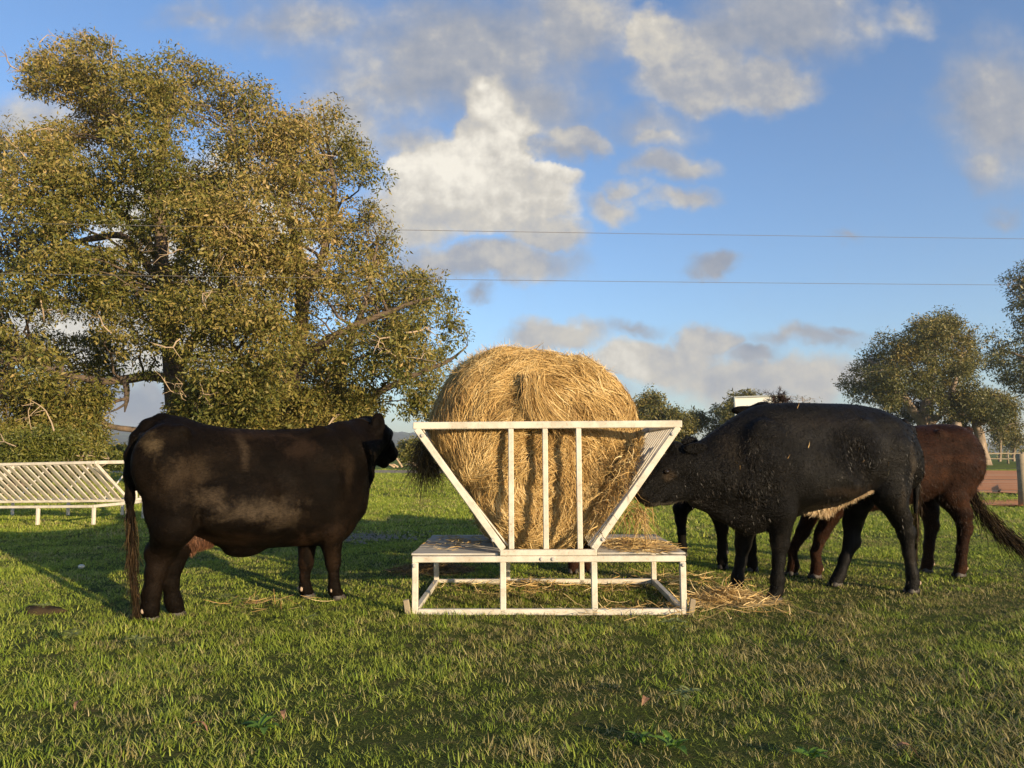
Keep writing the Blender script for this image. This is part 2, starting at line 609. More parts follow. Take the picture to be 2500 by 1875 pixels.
xs = graded(-2600, 2600, 12, 0.30, 1.14)
ys = graded(-60, 3600, 18, 0.30, 1.12)
gx, gy = np.meshgrid(xs, ys, indexing='ij')
gz = ground_z(gx, gy)
nx, ny = gx.shape
ii = np.arange(nx * ny).reshape(nx, ny)
gq = np.stack([ii[:-1, :-1], ii[1:, :-1], ii[1:, 1:], ii[:-1, 1:]], -1).reshape(-1, 4)
g = link_mesh('ground', np_mesh('ground', np.stack([gx, gy, gz], -1).reshape(-1, 3), gq), mat_ground(), smooth=True)
tag(g, 'wide green paddock of short grazed turf', kind='structure')


def mat_dirt():
    m, k, b, _ = mat_new('red gravel dirt')
    p = wpos(k)
    n = k.noise(k.vmath('MULTIPLY', p, (0.25, 1, 1)), 0.7, 6.0, 0.6)
    n2 = k.noise(p, 14.0, 5.0, 0.7)
    c = k.ramp(n, [(0.3, (0.54, 0.195, 0.07)), (0.5, (0.60, 0.26, 0.11)), (0.7, (0.62, 0.35, 0.19))])
    sx = k.new('ShaderNodeSeparateXYZ')
    k.link(p, sx.inputs[0])
    c = k.mix(k.smooth(sx.outputs[0], -4.0, 9.0, 1.0, 0.0), c, (0.30, 0.25, 0.17))
    c = k.mix(k.smooth(n2, 0.5, 0.8, 0, 0.5), c, (0.20, 0.09, 0.045))
    k.link(c, b.inputs['Base Color'])
    b.inputs['Roughness'].default_value = 0.95
    b.inputs['Specular IOR Level'].default_value = 0.1
    bump(k, b, n2, 0.7, 0.03)
    return m


M['dirt'] = mat_dirt()
near_edge = [(-300, 1156), (500, 1157), (900, 1156), (1300, 1158), (1700, 1168), (2100, 1185), (2350, 1203), (2500, 1208), (2900, 1218)]
far_edge = [(-300, 1151), (500, 1150), (900, 1149), (1300, 1148), (1700, 1147), (2100, 1147), (2350, 1149), (2500, 1150), (2900, 1150)]


def strip(name, near, far, mat, z, seg=10, jit=0.0):
    a = np.array([G(*p)[:2] for p in near])
    c = np.array([G(*p)[:2] for p in far])
    t = np.linspace(0, 1, len(near) * 8)
    tt = np.linspace(0, 1, len(near))
    A = np.stack([np.interp(t, tt, a[:, i]) for i in (0, 1)], -1)
    B = np.stack([np.interp(t, tt, c[:, i]) for i in (0, 1)], -1)
    A[:, 1] += jit * np.sin(t * 61) + jit * 0.6 * np.sin(t * 143 + 1)
    B[:, 1] += jit * np.sin(t * 47 + 2)
    s = np.linspace(0, 1, seg)[None, :, None]
    pts = A[:, None, :] * (1 - s) + B[:, None, :] * s
    zz = ground_z(pts[..., 0], pts[..., 1]) + z
    v = np.concatenate([pts, zz[..., None]], -1)
    i = np.arange(v.shape[0] * seg).reshape(-1, seg)
    q = np.stack([i[:-1, :-1], i[1:, :-1], i[1:, 1:], i[:-1, 1:]], -1).reshape(-1, 4)
    return link_mesh(name, np_mesh(name, v.reshape(-1, 3), q), mat, smooth=True)


tag(strip('dirt_road', near_edge, far_edge, M['dirt'], 0.03, jit=0.25), 'red dirt road beyond the paddock fence', kind='structure')
tag(strip('dirt_patch', [(2330, 1231), (2450, 1236), (2560, 1238)], [(2330, 1225), (2450, 1222), (2560, 1222)], M['dirt'], 0.03, jit=0.08),
    'worn bare dirt beside the fence post', kind='structure')


def mat_hill():
    m, k, b, _ = mat_new('wooded hill')
    p = wpos(k)
    n = k.noise(p, 0.011, 5.0, 0.6)
    n2 = k.noise(p, 0.05, 5.0, 0.65)
    c = k.ramp(n2, [(0.35, (0.030, 0.040, 0.020)), (0.6, (0.070, 0.080, 0.038))])
    c = k.mix(k.smooth(n, 0.56, 0.62), c, (0.13, 0.17, 0.05))
    k.link(c, b.inputs['Base Color'])
    b.inputs['Roughness'].default_value = 1.0
    b.inputs['Specular IOR Level'].default_value = 0.0
    return m


hx = np.linspace(-3400, 3400, 420)
hy = np.linspace(1700, 3300, 60)
HX, HY = np.meshgrid(hx, hy, indexing='ij')
hp = np.stack([HX, HY, 0 * HX], -1)
prof = 92 + 20 * vnoise(hp, 0.0016, 11) + 10 * vnoise(hp, 0.006, 12)
prof *= np.interp(HX, [-3400, -900, -300, 300, 1200, 3400], [1.25, 1.15, 0.75, 0.45, 0.35, 0.4])
HZ = prof * np.clip((HY - 1700) / 1000, 0, 1) ** 0.9 * np.clip((3300 - HY) / 300, 0, 1) - 3 + 5.0 * vnoise(hp, 0.05, 5) + 4.0 * vnoise(hp, 0.12, 6)
i = np.arange(HX.size).reshape(HX.shape)
hq = np.stack([i[:-1, :-1], i[1:, :-1], i[1:, 1:], i[:-1, 1:]], -1).reshape(-1, 4)
tag(link_mesh('hills', np_mesh('hills', np.stack([HX, HY, HZ], -1).reshape(-1, 3), hq), mat_hill(), smooth=True),
    'low wooded hills along the horizon', kind='structure')


# ------------------------------------------------------------------ animals: one continuous skin per animal
class Sdf:
    def __init__(self, lo, hi, h):
        self.lo = np.array(lo, dtype=np.float64)
        self.h = h
        self.n = np.ceil((np.array(hi) - self.lo) / h).astype(int) + 1
        self.d = np.full(self.n, 1.0, dtype=np.float32)
        self.ax = [self.lo[i] + h * np.arange(self.n[i]) for i in range(3)]

    def sub(self, lo, hi):
        a = np.clip(np.floor((np.array(lo) - self.lo) / self.h).astype(int), 0, self.n - 1)
        b = np.clip(np.ceil((np.array(hi) - self.lo) / self.h).astype(int) + 1, 1, self.n)
        b = np.maximum(b, a + 1)
        sl = tuple(slice(a[i], b[i]) for i in range(3))
        X, Y, Z = np.meshgrid(*[self.ax[i][sl[i]] for i in range(3)], indexing='ij', sparse=True)
        return sl, X, Y, Z

    def union(self, sl, b, k):
        a = self.d[sl]
        t = np.clip(0.5 + 0.5 * (a - b) / k, 0, 1)
        self.d[sl] = a * (1 - t) + b * t - k * t * (1 - t)

    def carve(self, sl, b, k):
        a = self.d[sl]
        t = np.clip(0.5 - 0.5 * (a + b) / k, 0, 1)
        self.d[sl] = a * (1 - t) - b * t + k * t * (1 - t)

    def cone(self, p, r1, q, r2, k=0.04):
        p, q = np.array(p, float), np.array(q, float)
        m = max(r1, r2) + 2 * k + 2 * self.h
        sl, X, Y, Z = self.sub(np.minimum(p, q) - m, np.maximum(p, q) + m)
        d = q - p
        L2 = max(float(d @ d), 1e-9)
        t = np.clip(((X - p[0]) * d[0] + (Y - p[1]) * d[1] + (Z - p[2]) * d[2]) / L2, 0, 1)
        b = np.sqrt((X - p[0] - t * d[0]) ** 2 + (Y - p[1] - t * d[1]) ** 2 + (Z - p[2] - t * d[2]) ** 2) - (r1 + (r2 - r1) * t)
        self.union(sl, b.astype(np.float32), k)

    def chain(self, pts, k=0.03):
        for (p, r), (q, s) in zip(pts[:-1], pts[1:]):
            self.cone(p, r, q, s, k)

    def ball(self, c, r, k=0.05, rot=None, carve=False):
        """ellipsoid of radii r; rot: rows are its axes"""
        c, r = np.array(c, float), np.array(r, float)
        m = r.max() + 2 * k + 2 * self.h
        sl, X, Y, Z = self.sub(c - m, c + m)
        D = [X - c[0], Y - c[1], Z - c[2]]
        if rot is None:
            rot = np.eye(3)
        Q = [sum(rot[i][j] * D[j] for j in range(3)) for i in range(3)]
        k0 = np.sqrt(sum((Q[i] / r[i]) ** 2 for i in range(3)))
        k1 = np.sqrt(sum((Q[i] / r[i] ** 2) ** 2 for i in range(3))) + 1e-6
        b = (k0 * (k0 - 1) / k1).astype(np.float32)
        (self.carve if carve else self.union)(sl, b, k)

    def torso(self, st, pw=2.25, belly=0.13, k=0.05, cy=None):
        """st: rows of s, ztop, zbot, half width"""
        st = np.array(sorted(st.tolist()))
        s0, s1 = st[0, 0], st[-1, 0]
        sl, X, Y, Z = self.sub((s0 - 0.2, -0.75, st[:, 2].min() - 0.2), (s1 + 0.2, 0.75, st[:, 1].max() + 0.2))
        xs_ = X[:, 0, 0]
        xc = np.clip(xs_, s0, s1)
        dense = np.linspace(s0, s1, 400)
        cols = []
        for j in (1, 2, 3):
            c = np.interp(dense, st[:, 0], st[:, j])
            ker = np.hanning(31)
            ker /= ker.sum()
            cp = np.convolve(np.pad(c, 15, mode='reflect', reflect_type='odd'), ker, mode='valid')
            cols.append(np.interp(xc, dense, cp)[:, None, None])
        zt, zb, hw = cols
        zc, hz = (zt + zb) / 2, (zt - zb) / 2
        t = (Z - zc) / hz
        hwz = hw * (1 - belly * np.clip(t, -1.3, 1.3))
        yc = 0.0 if cy is None else np.interp(xc, cy[0], cy[1])[:, None, None]
        rho = (np.abs((Y - yc) / hwz) ** pw + np.abs(t) ** pw) ** (1 / pw)
        b = (rho - 1) * np.minimum(hw, hz)
        ex = (np.abs(xs_ - xc))[:, None, None]
        b = np.where(ex > 0, np.sqrt(ex ** 2 + np.maximum(b, 0) ** 2), b)
        self.union(sl, b.astype(np.float32), k)

    def mesh(self):
        """naive surface nets"""
        d = self.d
        neg = d < 0
        nx_, ny_, nz_ = d.shape
        c = np.zeros((nx_ - 1, ny_ - 1, nz_ - 1), dtype=np.int8)
        for a in (0, 1):
            for b in (0, 1):
                for e in (0, 1):
                    c += neg[a:nx_ - 1 + a, b:ny_ - 1 + b, e:nz_ - 1 + e]
        act = np.argwhere((c > 0) & (c < 8))
        idx = np.full(c.shape, -1, dtype=np.int64)
        idx[act[:, 0], act[:, 1], act[:, 2]] = np.arange(len(act))
        corners = np.array([(a, b, e) for a in (0, 1) for b in (0, 1) for e in (0, 1)])
        val = np.stack([d[act[:, 0] + o[0], act[:, 1] + o[1], act[:, 2] + o[2]] for o in corners], 1).astype(np.float64)
        acc = np.zeros((len(act), 3))
        cnt = np.zeros(len(act))
        for i_ in range(8):
            for j_ in range(i_ + 1, 8):
                if np.abs(corners[i_] - corners[j_]).sum() != 1:
                    continue
                a, b = val[:, i_], val[:, j_]
                m = (a < 0) != (b < 0)
                t = np.where(m, a / np.where(m, a - b, 1), 0)[:, None]
                pt = corners[i_] * (1 - t) + corners[j_] * t
                acc += np.where(m[:, None], pt, 0)
                cnt += m
        v = self.lo + self.h * (act + acc / cnt[:, None])
        quads = []
        for axis in range(3):
            b_, c_ = (axis + 1) % 3, (axis + 2) % 3
            s0 = [slice(None)] * 3
            s1 = [slice(None)] * 3
            s0[axis], s1[axis] = slice(0, -1), slice(1, None)
            n0, n1 = neg[tuple(s0)], neg[tuple(s1)]
            e = np.argwhere(n0 != n1)
            e = e[(e[:, b_] > 0) & (e[:, c_] > 0)]
            ok = (e[:, b_] < d.shape[b_] - 1) & (e[:, c_] < d.shape[c_] - 1)
            e = e[ok]
            flip = ~n0[e[:, 0], e[:, 1], e[:, 2]]
            q = []
            for ob, oc in ((-1, -1), (0, -1), (0, 0), (-1, 0)):
                f = e.copy()
                f[:, b_] += ob
                f[:, c_] += oc
                q.append(idx[f[:, 0], f[:, 1], f[:, 2]])
            q = np.stack(q, 1)
            q[flip] = q[flip][:, ::-1]
            quads.append(q)
        q = np.concatenate(quads)
        q = q[(q >= 0).all(1)]
        return v, q


class Beast:
    """local frame: x along the heading, y to its left, z up; pixels are cast onto planes parallel to the spine"""
    def __init__(self, o, heading, side):
        self.o = np.array([o[0], o[1], 0.0])
        h = np.array([heading[0], heading[1], 0.0])
        h /= np.linalg.norm(h)
        self.hx = h
        self.hy = np.array([-h[1], h[0], 0.0])
        self.side = side                     # +1: we see its left flank, -1: its right
        self.n = self.hy * side

    def M(self, px, py, lat=0.0):
        r = ray(px, py)
        t = (lat - (CAM - self.o) @ self.n) / (r @ self.n)
        return self.L(CAM + r * t)

    def L(self, w):
        w = np.asarray(w) - self.o
        return np.array([w @ self.hx, w @ self.hy, w[2]])

    def P(self, px, py, Y):
        return self.L(P(px, py, Y))

    def W(self, v):
        v = np.asarray(v)
        return self.o + v[..., 0:1] * self.hx + v[..., 1:2] * self.hy + v[..., 2:3] * np.array([0, 0, 1.0])

    def lat_of(self, px, py):
        return (G(px, py) - self.o) @ self.n

    def stations(self, rows):
        out = []
        for px, t, b, w in rows:
            a, c = self.M(px, t), self.M(px, b)
            out.append((0.5 * (a[0] + c[0]), a[2], c[2], w))
        return np.array(out)

    @property
    def yaw(self):
        return math.atan2(self.hx[1], self.hx[0])


def hoof_mesh(scale=1.0):
    bm = bmesh.new()
    for s in (-1, 1):
        r = bmesh.ops.create_uvsphere(bm, u_segments=10, v_segments=8, radius=1.0)
        for v in r['verts']:
            x, y, z = v.co
            top = max(z, 0)
            v.co = Vector((x * (0.062 - 0.02 * top) + 0.018 - 0.012 * top, s * 0.027 + y * 0.027, max(z, -0.25) * 0.06 + 0.012))
    bmesh.ops.scale(bm, vec=(scale,) * 3, verts=bm.verts)
    me = bpy.data.meshes.new('hoof')
    bm.to_mesh(me)
    bm.free()
    return me


def ball_mesh(name, r, seg=12):
    bm = bmesh.new()
    bmesh.ops.create_uvsphere(bm, u_segments=seg, v_segments=seg // 2 + 2, radius=1.0)
    for v in bm.verts:
        v.co = Vector((v.co.x * r[0], v.co.y * r[1], v.co.z * r[2]))
    me = bpy.data.meshes.new(name)
    bm.to_mesh(me)
    bm.free()
    return me


HOOF = hoof_mesh()
HOOF.materials.append(M['hoof'])
DEW = ball_mesh('dewclaw', (0.016, 0.013, 0.02), 8)
DEW.materials.append(M['dewclaw'])


def add_hooves(root, feet, heading_local=0.0, pale=False, scale=1.0):
    for f in feet:
        o = link_mesh('hoof', HOOF, None, root, True)
        o.location = (f[0], f[1], f[2])
        o.rotation_euler = (0, 0, heading_local)
        o.scale = (scale,) * 3
        for s in (-1, 1):
            dcl = link_mesh('dewclaw', DEW, None, root, True)
            dcl.location = (f[0] - 0.05 * scale, f[1] + s * 0.026, f[2] + 0.085 * scale)


def hair_tuft(name, roots, dirs, lens, mat, parent, droop=0.3, width=0.004, K=5, seed=1, curl=0.02):
    r = np.random.default_rng(seed)
    N = len(roots)
    t = np.linspace(0, 1, K)[None, :, None]
    L = lens[:, None, None]
    path = roots[:, None, :] + dirs[:, None, :] * L * t
    path[..., 2] -= (droop * L[..., 0] * (t[..., 0] ** 2))
    path += curl * r.normal(size=(N, 1, 3)) * t ** 1.5 + curl * 0.5 * np.sin(t * 7 + r.uniform(0, 6, (N, 1, 1))) * r.normal(size=(N, 1, 3)) * t
    w = np.interp(np.linspace(0, 1, K), [0, 0.3, 1], [0.8, 1.0, 0.15])[None, :] * width * r.uniform(0.6, 1.4, (N, 1))
    side = unit(np.cross(dirs, unit(r.normal(size=(N, 3)))))
    v, q, tf = ribbons(path, w, side, r.uniform(0, 1, N) ** 1.3)
    return link_mesh(name, np_mesh(name, v, q, tf), mat, parent)


def along(pts, n, r, spread):
    """n random points in a tube round a polyline; returns points and tangents"""
    pts = np.array(pts, float)
    seg = np.linalg.norm(np.diff(pts, axis=0), axis=1)
    cum = np.concatenate([[0], np.cumsum(seg)])
    u = r.uniform(0, cum[-1], n)
    p = np.stack([np.interp(u, cum, pts[:, j]) for j in range(3)], -1)
    e = 0.03
    p2 = np.stack([np.interp(np.minimum(u + e, cum[-1] + 0), cum, pts[:, j]) for j in range(3)], -1)
    p1 = np.stack([np.interp(u - e, cum, pts[:, j]) for j in range(3)], -1)
    tn = unit(p2 - p1)
    f = u / cum[-1]
    sp = np.interp(f, np.linspace(0, 1, len(spread)), spread)
    return p + r.normal(size=(n, 3)) * sp[:, None], tn, f


def coat(name, v, q, n, length, mat, root, seed, back, keep=None, lift=0.35, width=0.0017, droop=0.25):
    """short coat hairs lying along the hide; back = direction hairs lie in, local"""
    r = np.random.default_rng(seed)
    c = v[q].mean(1)
    nr = unit(np.cross(v[q[:, 2]] - v[q[:, 0]], v[q[:, 3]] - v[q[:, 1]]))
    wgt = np.ones(len(q)) if keep is None else keep(c, nr).astype(float)
    wgt /= wgt.sum()
    i_ = r.choice(len(q), n, p=wgt)
    a = r.uniform(0, 1, (n, 1))
    b = r.uniform(0, 1, (n, 1))
    p = (v[q[i_, 0]] * (1 - a) + v[q[i_, 1]] * a) * (1 - b) + (v[q[i_, 3]] * (1 - a) + v[q[i_, 2]] * a) * b
    nn = nr[i_]
    lay = np.array(back, float)[None, :] + 0.3 * np.stack([vnoise(p, 9, seed + 1), vnoise(p, 9, seed + 2), vnoise(p, 9, seed + 3)], -1)
    lay = unit(lay - (lay * nn).sum(1, keepdims=True) * nn)
    dirs = unit(lay + nn * lift + 0.18 * r.normal(size=(n, 3)))
    return hair_tuft(name, p - nn * 0.003, dirs, length * r.uniform(0.5, 1.3, n), mat, root, droop, width, 3, seed, 0.004)


H = 0.0128

# ---------------- the brown-black cow on the left, seen along its right flank from behind
EYE = ball_mesh('eye', (0.02, 0.02, 0.02), 12)
EYE.materials.append(M['eye'])


def build_left_cow():
    B = Beast((-2.58, 5.41), (0.78, 0.62), -1)
    m = B.M
    root = thing('cow', B.o, 'dark brown black cow with its rump towards us, looking away at the hay bale', 'cow', B.yaw)
    s = Sdf((-0.65, -0.62, -0.02), (2.35, 0.75, 1.75), H)
    st = B.stations([
        (330, 1108, 1185, .06), (342, 1070, 1205, .13), (356, 1040, 1222, .195), (380, 1018, 1248, .24), (405, 1012, 1270, .265),
        (440, 1017, 1297, .285), (490, 1035, 1318, .295), (550, 1044, 1338, .335), (600, 1047, 1345, .365), (650, 1049, 1338, .375),
        (710, 1047, 1334, .36), (770, 1043, 1332, .325), (815, 1042, 1333, .285), (845, 1047, 1315, .24), (870, 1062, 1275, .175),
        (888, 1090, 1225, .10)])
    st[:, 3] *= np.interp(st[:, 0], [0, .4, 1.0, 1.3], [1, .93, .93, 1])
    s.torso(st, 2.02, 0.10)
    # hind quarter muscles and bones
    for sg in (1, -1):
        y = -0.17 * sg
        lat = 0.17 * sg
        s.ball(m(398, 1130, lat), (.21, .12, .27), .09)
        s.ball(m(412, 1235, lat), (.165, .09, .22), .08)
        s.ball(m(445, 1052, .225 * sg), (.06, .035, .04), .05)      # hook bone
        s.ball(m(352, 1068, .08 * sg), (.04, .04, .04), .05)     # pin bone
        s.ball(m(800, 1150, .19 * sg), (.17, .10, .28), .09)       # shoulder
        s.ball(m(815, 1255, .19 * sg), (.12, .085, .15), .07)
        s.ball(m(600, 1240, .24 * sg), (.42, .13, .19), .10)       # barrel
        s.ball(m(497, 1135, .345 * sg), (.13, .07, .14), .05, carve=True)   # hollow of the flank
        s.ball(m(700, 1190, .40 * sg), (.05, .06, .26), .06, carve=True)    # behind the shoulder
        s.ball(m(470, 1275, .29 * sg), (.05, .06, .12), .05, carve=True)    # crease of the stifle
        s.ball(m(780, 1075, .115 * sg), (.09, .035, .12), .05)              # blade bone
    s.ball(m(866, 1235), (.09, .12, .11), .07)                     # brisket
    s.ball(m(594, 1340), (.14, .09, .06), .06)                     # navel fold
    # legs
    def leg(rows, foot, k=0.035):
        lat = B.lat_of(*foot)
        pts = [(m(px, py, lt if lt is not None else lat), r) for px, py, lt, r in rows]
        s.chain(pts, k)
        f = m(foot[0], foot[1], lat)
        s.cone(pts[-1][0], pts[-1][1], f + np.array([.015, 0, .035]), .052, .02)
        return f
    feet = [
        leg([(405, 1130, .14, .19), (430, 1225, .17, .175), (424, 1285, .2, .145), (398, 1342, None, .098), (380, 1395, None, .067), (370, 1450, None, .06), (366, 1484, None, .062)], (364, 1518)),
        leg([(425, 1150, -.12, .20), (450, 1260, -.15, .14), (436, 1330, None, .105), (420, 1380, None, .076), (416, 1420, None, .056), (422, 1464, None, .054), (426, 1476, None, .057)], (428, 1506)),
        leg([(800, 1180, .18, .17), (806, 1290, .17, .112), (813, 1372, None, .058), (815, 1408, None, .038), (816, 1432, None, .045), (817, 1442, None, .047)], (820, 1464)),
        leg([(765, 1180, -.18, .16), (752, 1290, -.17, .10), (747, 1374, None, .057), (744, 1408, None, .037), (745, 1432, None, .044), (746, 1441, None, .047)], (747, 1461)),
    ]
    s.ball(m(371, 1350, B.lat_of(364, 1518)), (.05, .045, .06), .05)       # point of the hock
    s.ball(m(404, 1384, B.lat_of(428, 1506)), (.045, .04, .055), .05)
    # neck and head, turned away
    A = B.P(918, 1064, 6.60)
    s.chain([(m(812, 1120), .25), (m(850, 1105), .21), (B.P(880, 1085, 6.48), .165), (A, .125)], .08)
    s.chain([(m(830, 1060), .10), (B.P(872, 1047, 6.45), .075), (B.P(898, 1040, 6.6), .07)], .06)   # crest
    s.chain([(m(880, 1200), .07), (B.P(893, 1160, 6.5), .06), (B.P(905, 1125, 6.6), .06)], .06)     # dewlap
    s.ball(B.P(899, 1033, 6.62), (.07, .07, .06), .04)
    Mz = B.P(951, 1110, 6.86)
    s.cone(A, .112, B.P(938, 1092, 6.76), .083, .05)
    s.cone(B.P(938, 1092, 6.76), .083, Mz, .074, .04)
    s.cone(B.P(915, 1108, 6.66), .085, B.P(937, 1130, 6.80), .05, .04)
    s.ball(B.P(951, 1106, 6.88), (.07, .08, .072), .03)
    s.ball(B.P(946, 1058, 6.68), (.05, .05, .05), .03)                                               # brow
    # ears
    e = B.P(923, 1036, 6.44)
    up = np.array([0, 0, 1.0])
    toC = unit(B.L(np.array([0, 0, 1.2])) - e)
    ax3 = unit(toC + 0.25 * up)
    ax1 = unit(np.cross(up, ax3))
    ax2 = np.cross(ax3, ax1)
    R = np.stack([ax1, ax2, ax3])
    s.ball(e, (.064, .108, .026), .018, R)
    s.ball(e + ax3 * .035, (.036, .062, .024), .012, R, carve=True)
    s.cone(e - ax2 * .07, .03, A + np.array([0, 0, .06]), .05, .03)
    e2 = B.P(893, 1030, 6.78)
    s.ball(e2, (.09, .06, .03), .02, R)
    # tail, root to switch
    tail = [m(392, 1026), m(360, 1040), m(335, 1068), m(318, 1110), m(315, 1160), m(317, 1215), m(319, 1262), m(322, 1310)]
    s.chain(list(zip(tail, (.05, .045, .042, .036, .032, .028, .024, .020))), .04)
    v, q = s.mesh()
    # gentle ribs and loose skin
    loc = v.copy()
    ax = (loc[:, 0] > 0.25) & (loc[:, 0] < 1.3) & (loc[:, 2] > 0.75)
    n_ = unit(np.stack([0 * v[:, 0], v[:, 1], 0 * v[:, 0]], -1))
    v += n_ * (0.0012 * np.sin(loc[:, 0] * 42 + loc[:, 2] * 5) * ax)[:, None]
    v += n_ * (0.009 * vnoise(v, 5.5, 31) + 0.004 * vnoise(v, 15, 32))[:, None] * np.clip((v[:, 2] - .5) * 3, 0, 1)[:, None]
    pt = []  # browner coat areas, and flank spots with lit sheen painted into the hide
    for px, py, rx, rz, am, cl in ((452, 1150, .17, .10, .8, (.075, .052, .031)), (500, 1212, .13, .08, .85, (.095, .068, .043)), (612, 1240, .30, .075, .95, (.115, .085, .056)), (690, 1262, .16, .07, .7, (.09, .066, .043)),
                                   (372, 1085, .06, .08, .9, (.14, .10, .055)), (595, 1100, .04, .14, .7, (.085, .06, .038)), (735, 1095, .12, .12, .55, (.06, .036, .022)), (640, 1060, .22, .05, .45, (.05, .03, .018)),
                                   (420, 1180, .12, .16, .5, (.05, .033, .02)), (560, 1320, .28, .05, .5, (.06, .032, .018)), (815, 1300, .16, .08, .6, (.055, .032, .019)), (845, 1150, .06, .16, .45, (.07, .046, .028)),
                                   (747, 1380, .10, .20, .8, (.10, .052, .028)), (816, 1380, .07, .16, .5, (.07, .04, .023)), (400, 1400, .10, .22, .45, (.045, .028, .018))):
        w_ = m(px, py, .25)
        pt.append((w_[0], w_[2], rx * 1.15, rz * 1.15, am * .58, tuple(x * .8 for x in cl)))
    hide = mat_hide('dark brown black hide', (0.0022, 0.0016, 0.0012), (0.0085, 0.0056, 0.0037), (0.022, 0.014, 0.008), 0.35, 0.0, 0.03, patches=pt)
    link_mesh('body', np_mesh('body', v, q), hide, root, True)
    add_hooves(root, feet)
    r = np.random.default_rng(5)
    sw = [m(317, 1200), m(318, 1262), m(322, 1320), m(324, 1384), m(330, 1440), m(333, 1480)]
    p, tn, f = along(sw, 1000, r, [.006, .014, .016, .011, .005])
    hair_tuft('tail_switch', p, unit(tn + .12 * r.normal(size=p.shape)), r.uniform(.08, .2, len(p)), M['hair_dark'], root, .1, .004, 5, 3, .010)
    # udder
    u = Sdf((-.1, -.4, .2), (.9, .4, 1.0), .014)
    u.ball(m(488, 1296, -.03), (.16, .12, .13), .03)
    u.ball(m(466, 1316, -.02), (.09, .08, .075), .05)
    u.ball(m(468, 1340, .0), (.022, .022, .04), .03)
    uv_, uq = u.mesh()
    link_mesh('udder', np_mesh('udder', uv_, uq), M['udder'], root, True)
    coat('udder_hair', uv_, uq, 5000, .03, M['hair_udder'], root, 8, (0.1, 0, -1), lambda c, nn: (c[:, 1] < .1), .4, .003)
    coat('coat', v, q, 30000, .024, M['hair_black'], root, 9, (-.7, 0, -.7), lambda c, nn: ((c[:, 1] < .12) | (c[:, 2] > 1.2)) & (c[:, 2] > .15) & (nn[:, 2] > -.5), .2)
    return root


def steer_parts(B, legs, head, sdf_box, h=H):
    """shared build of the animals that feed from the right; legs, head: lists of callables on the field"""


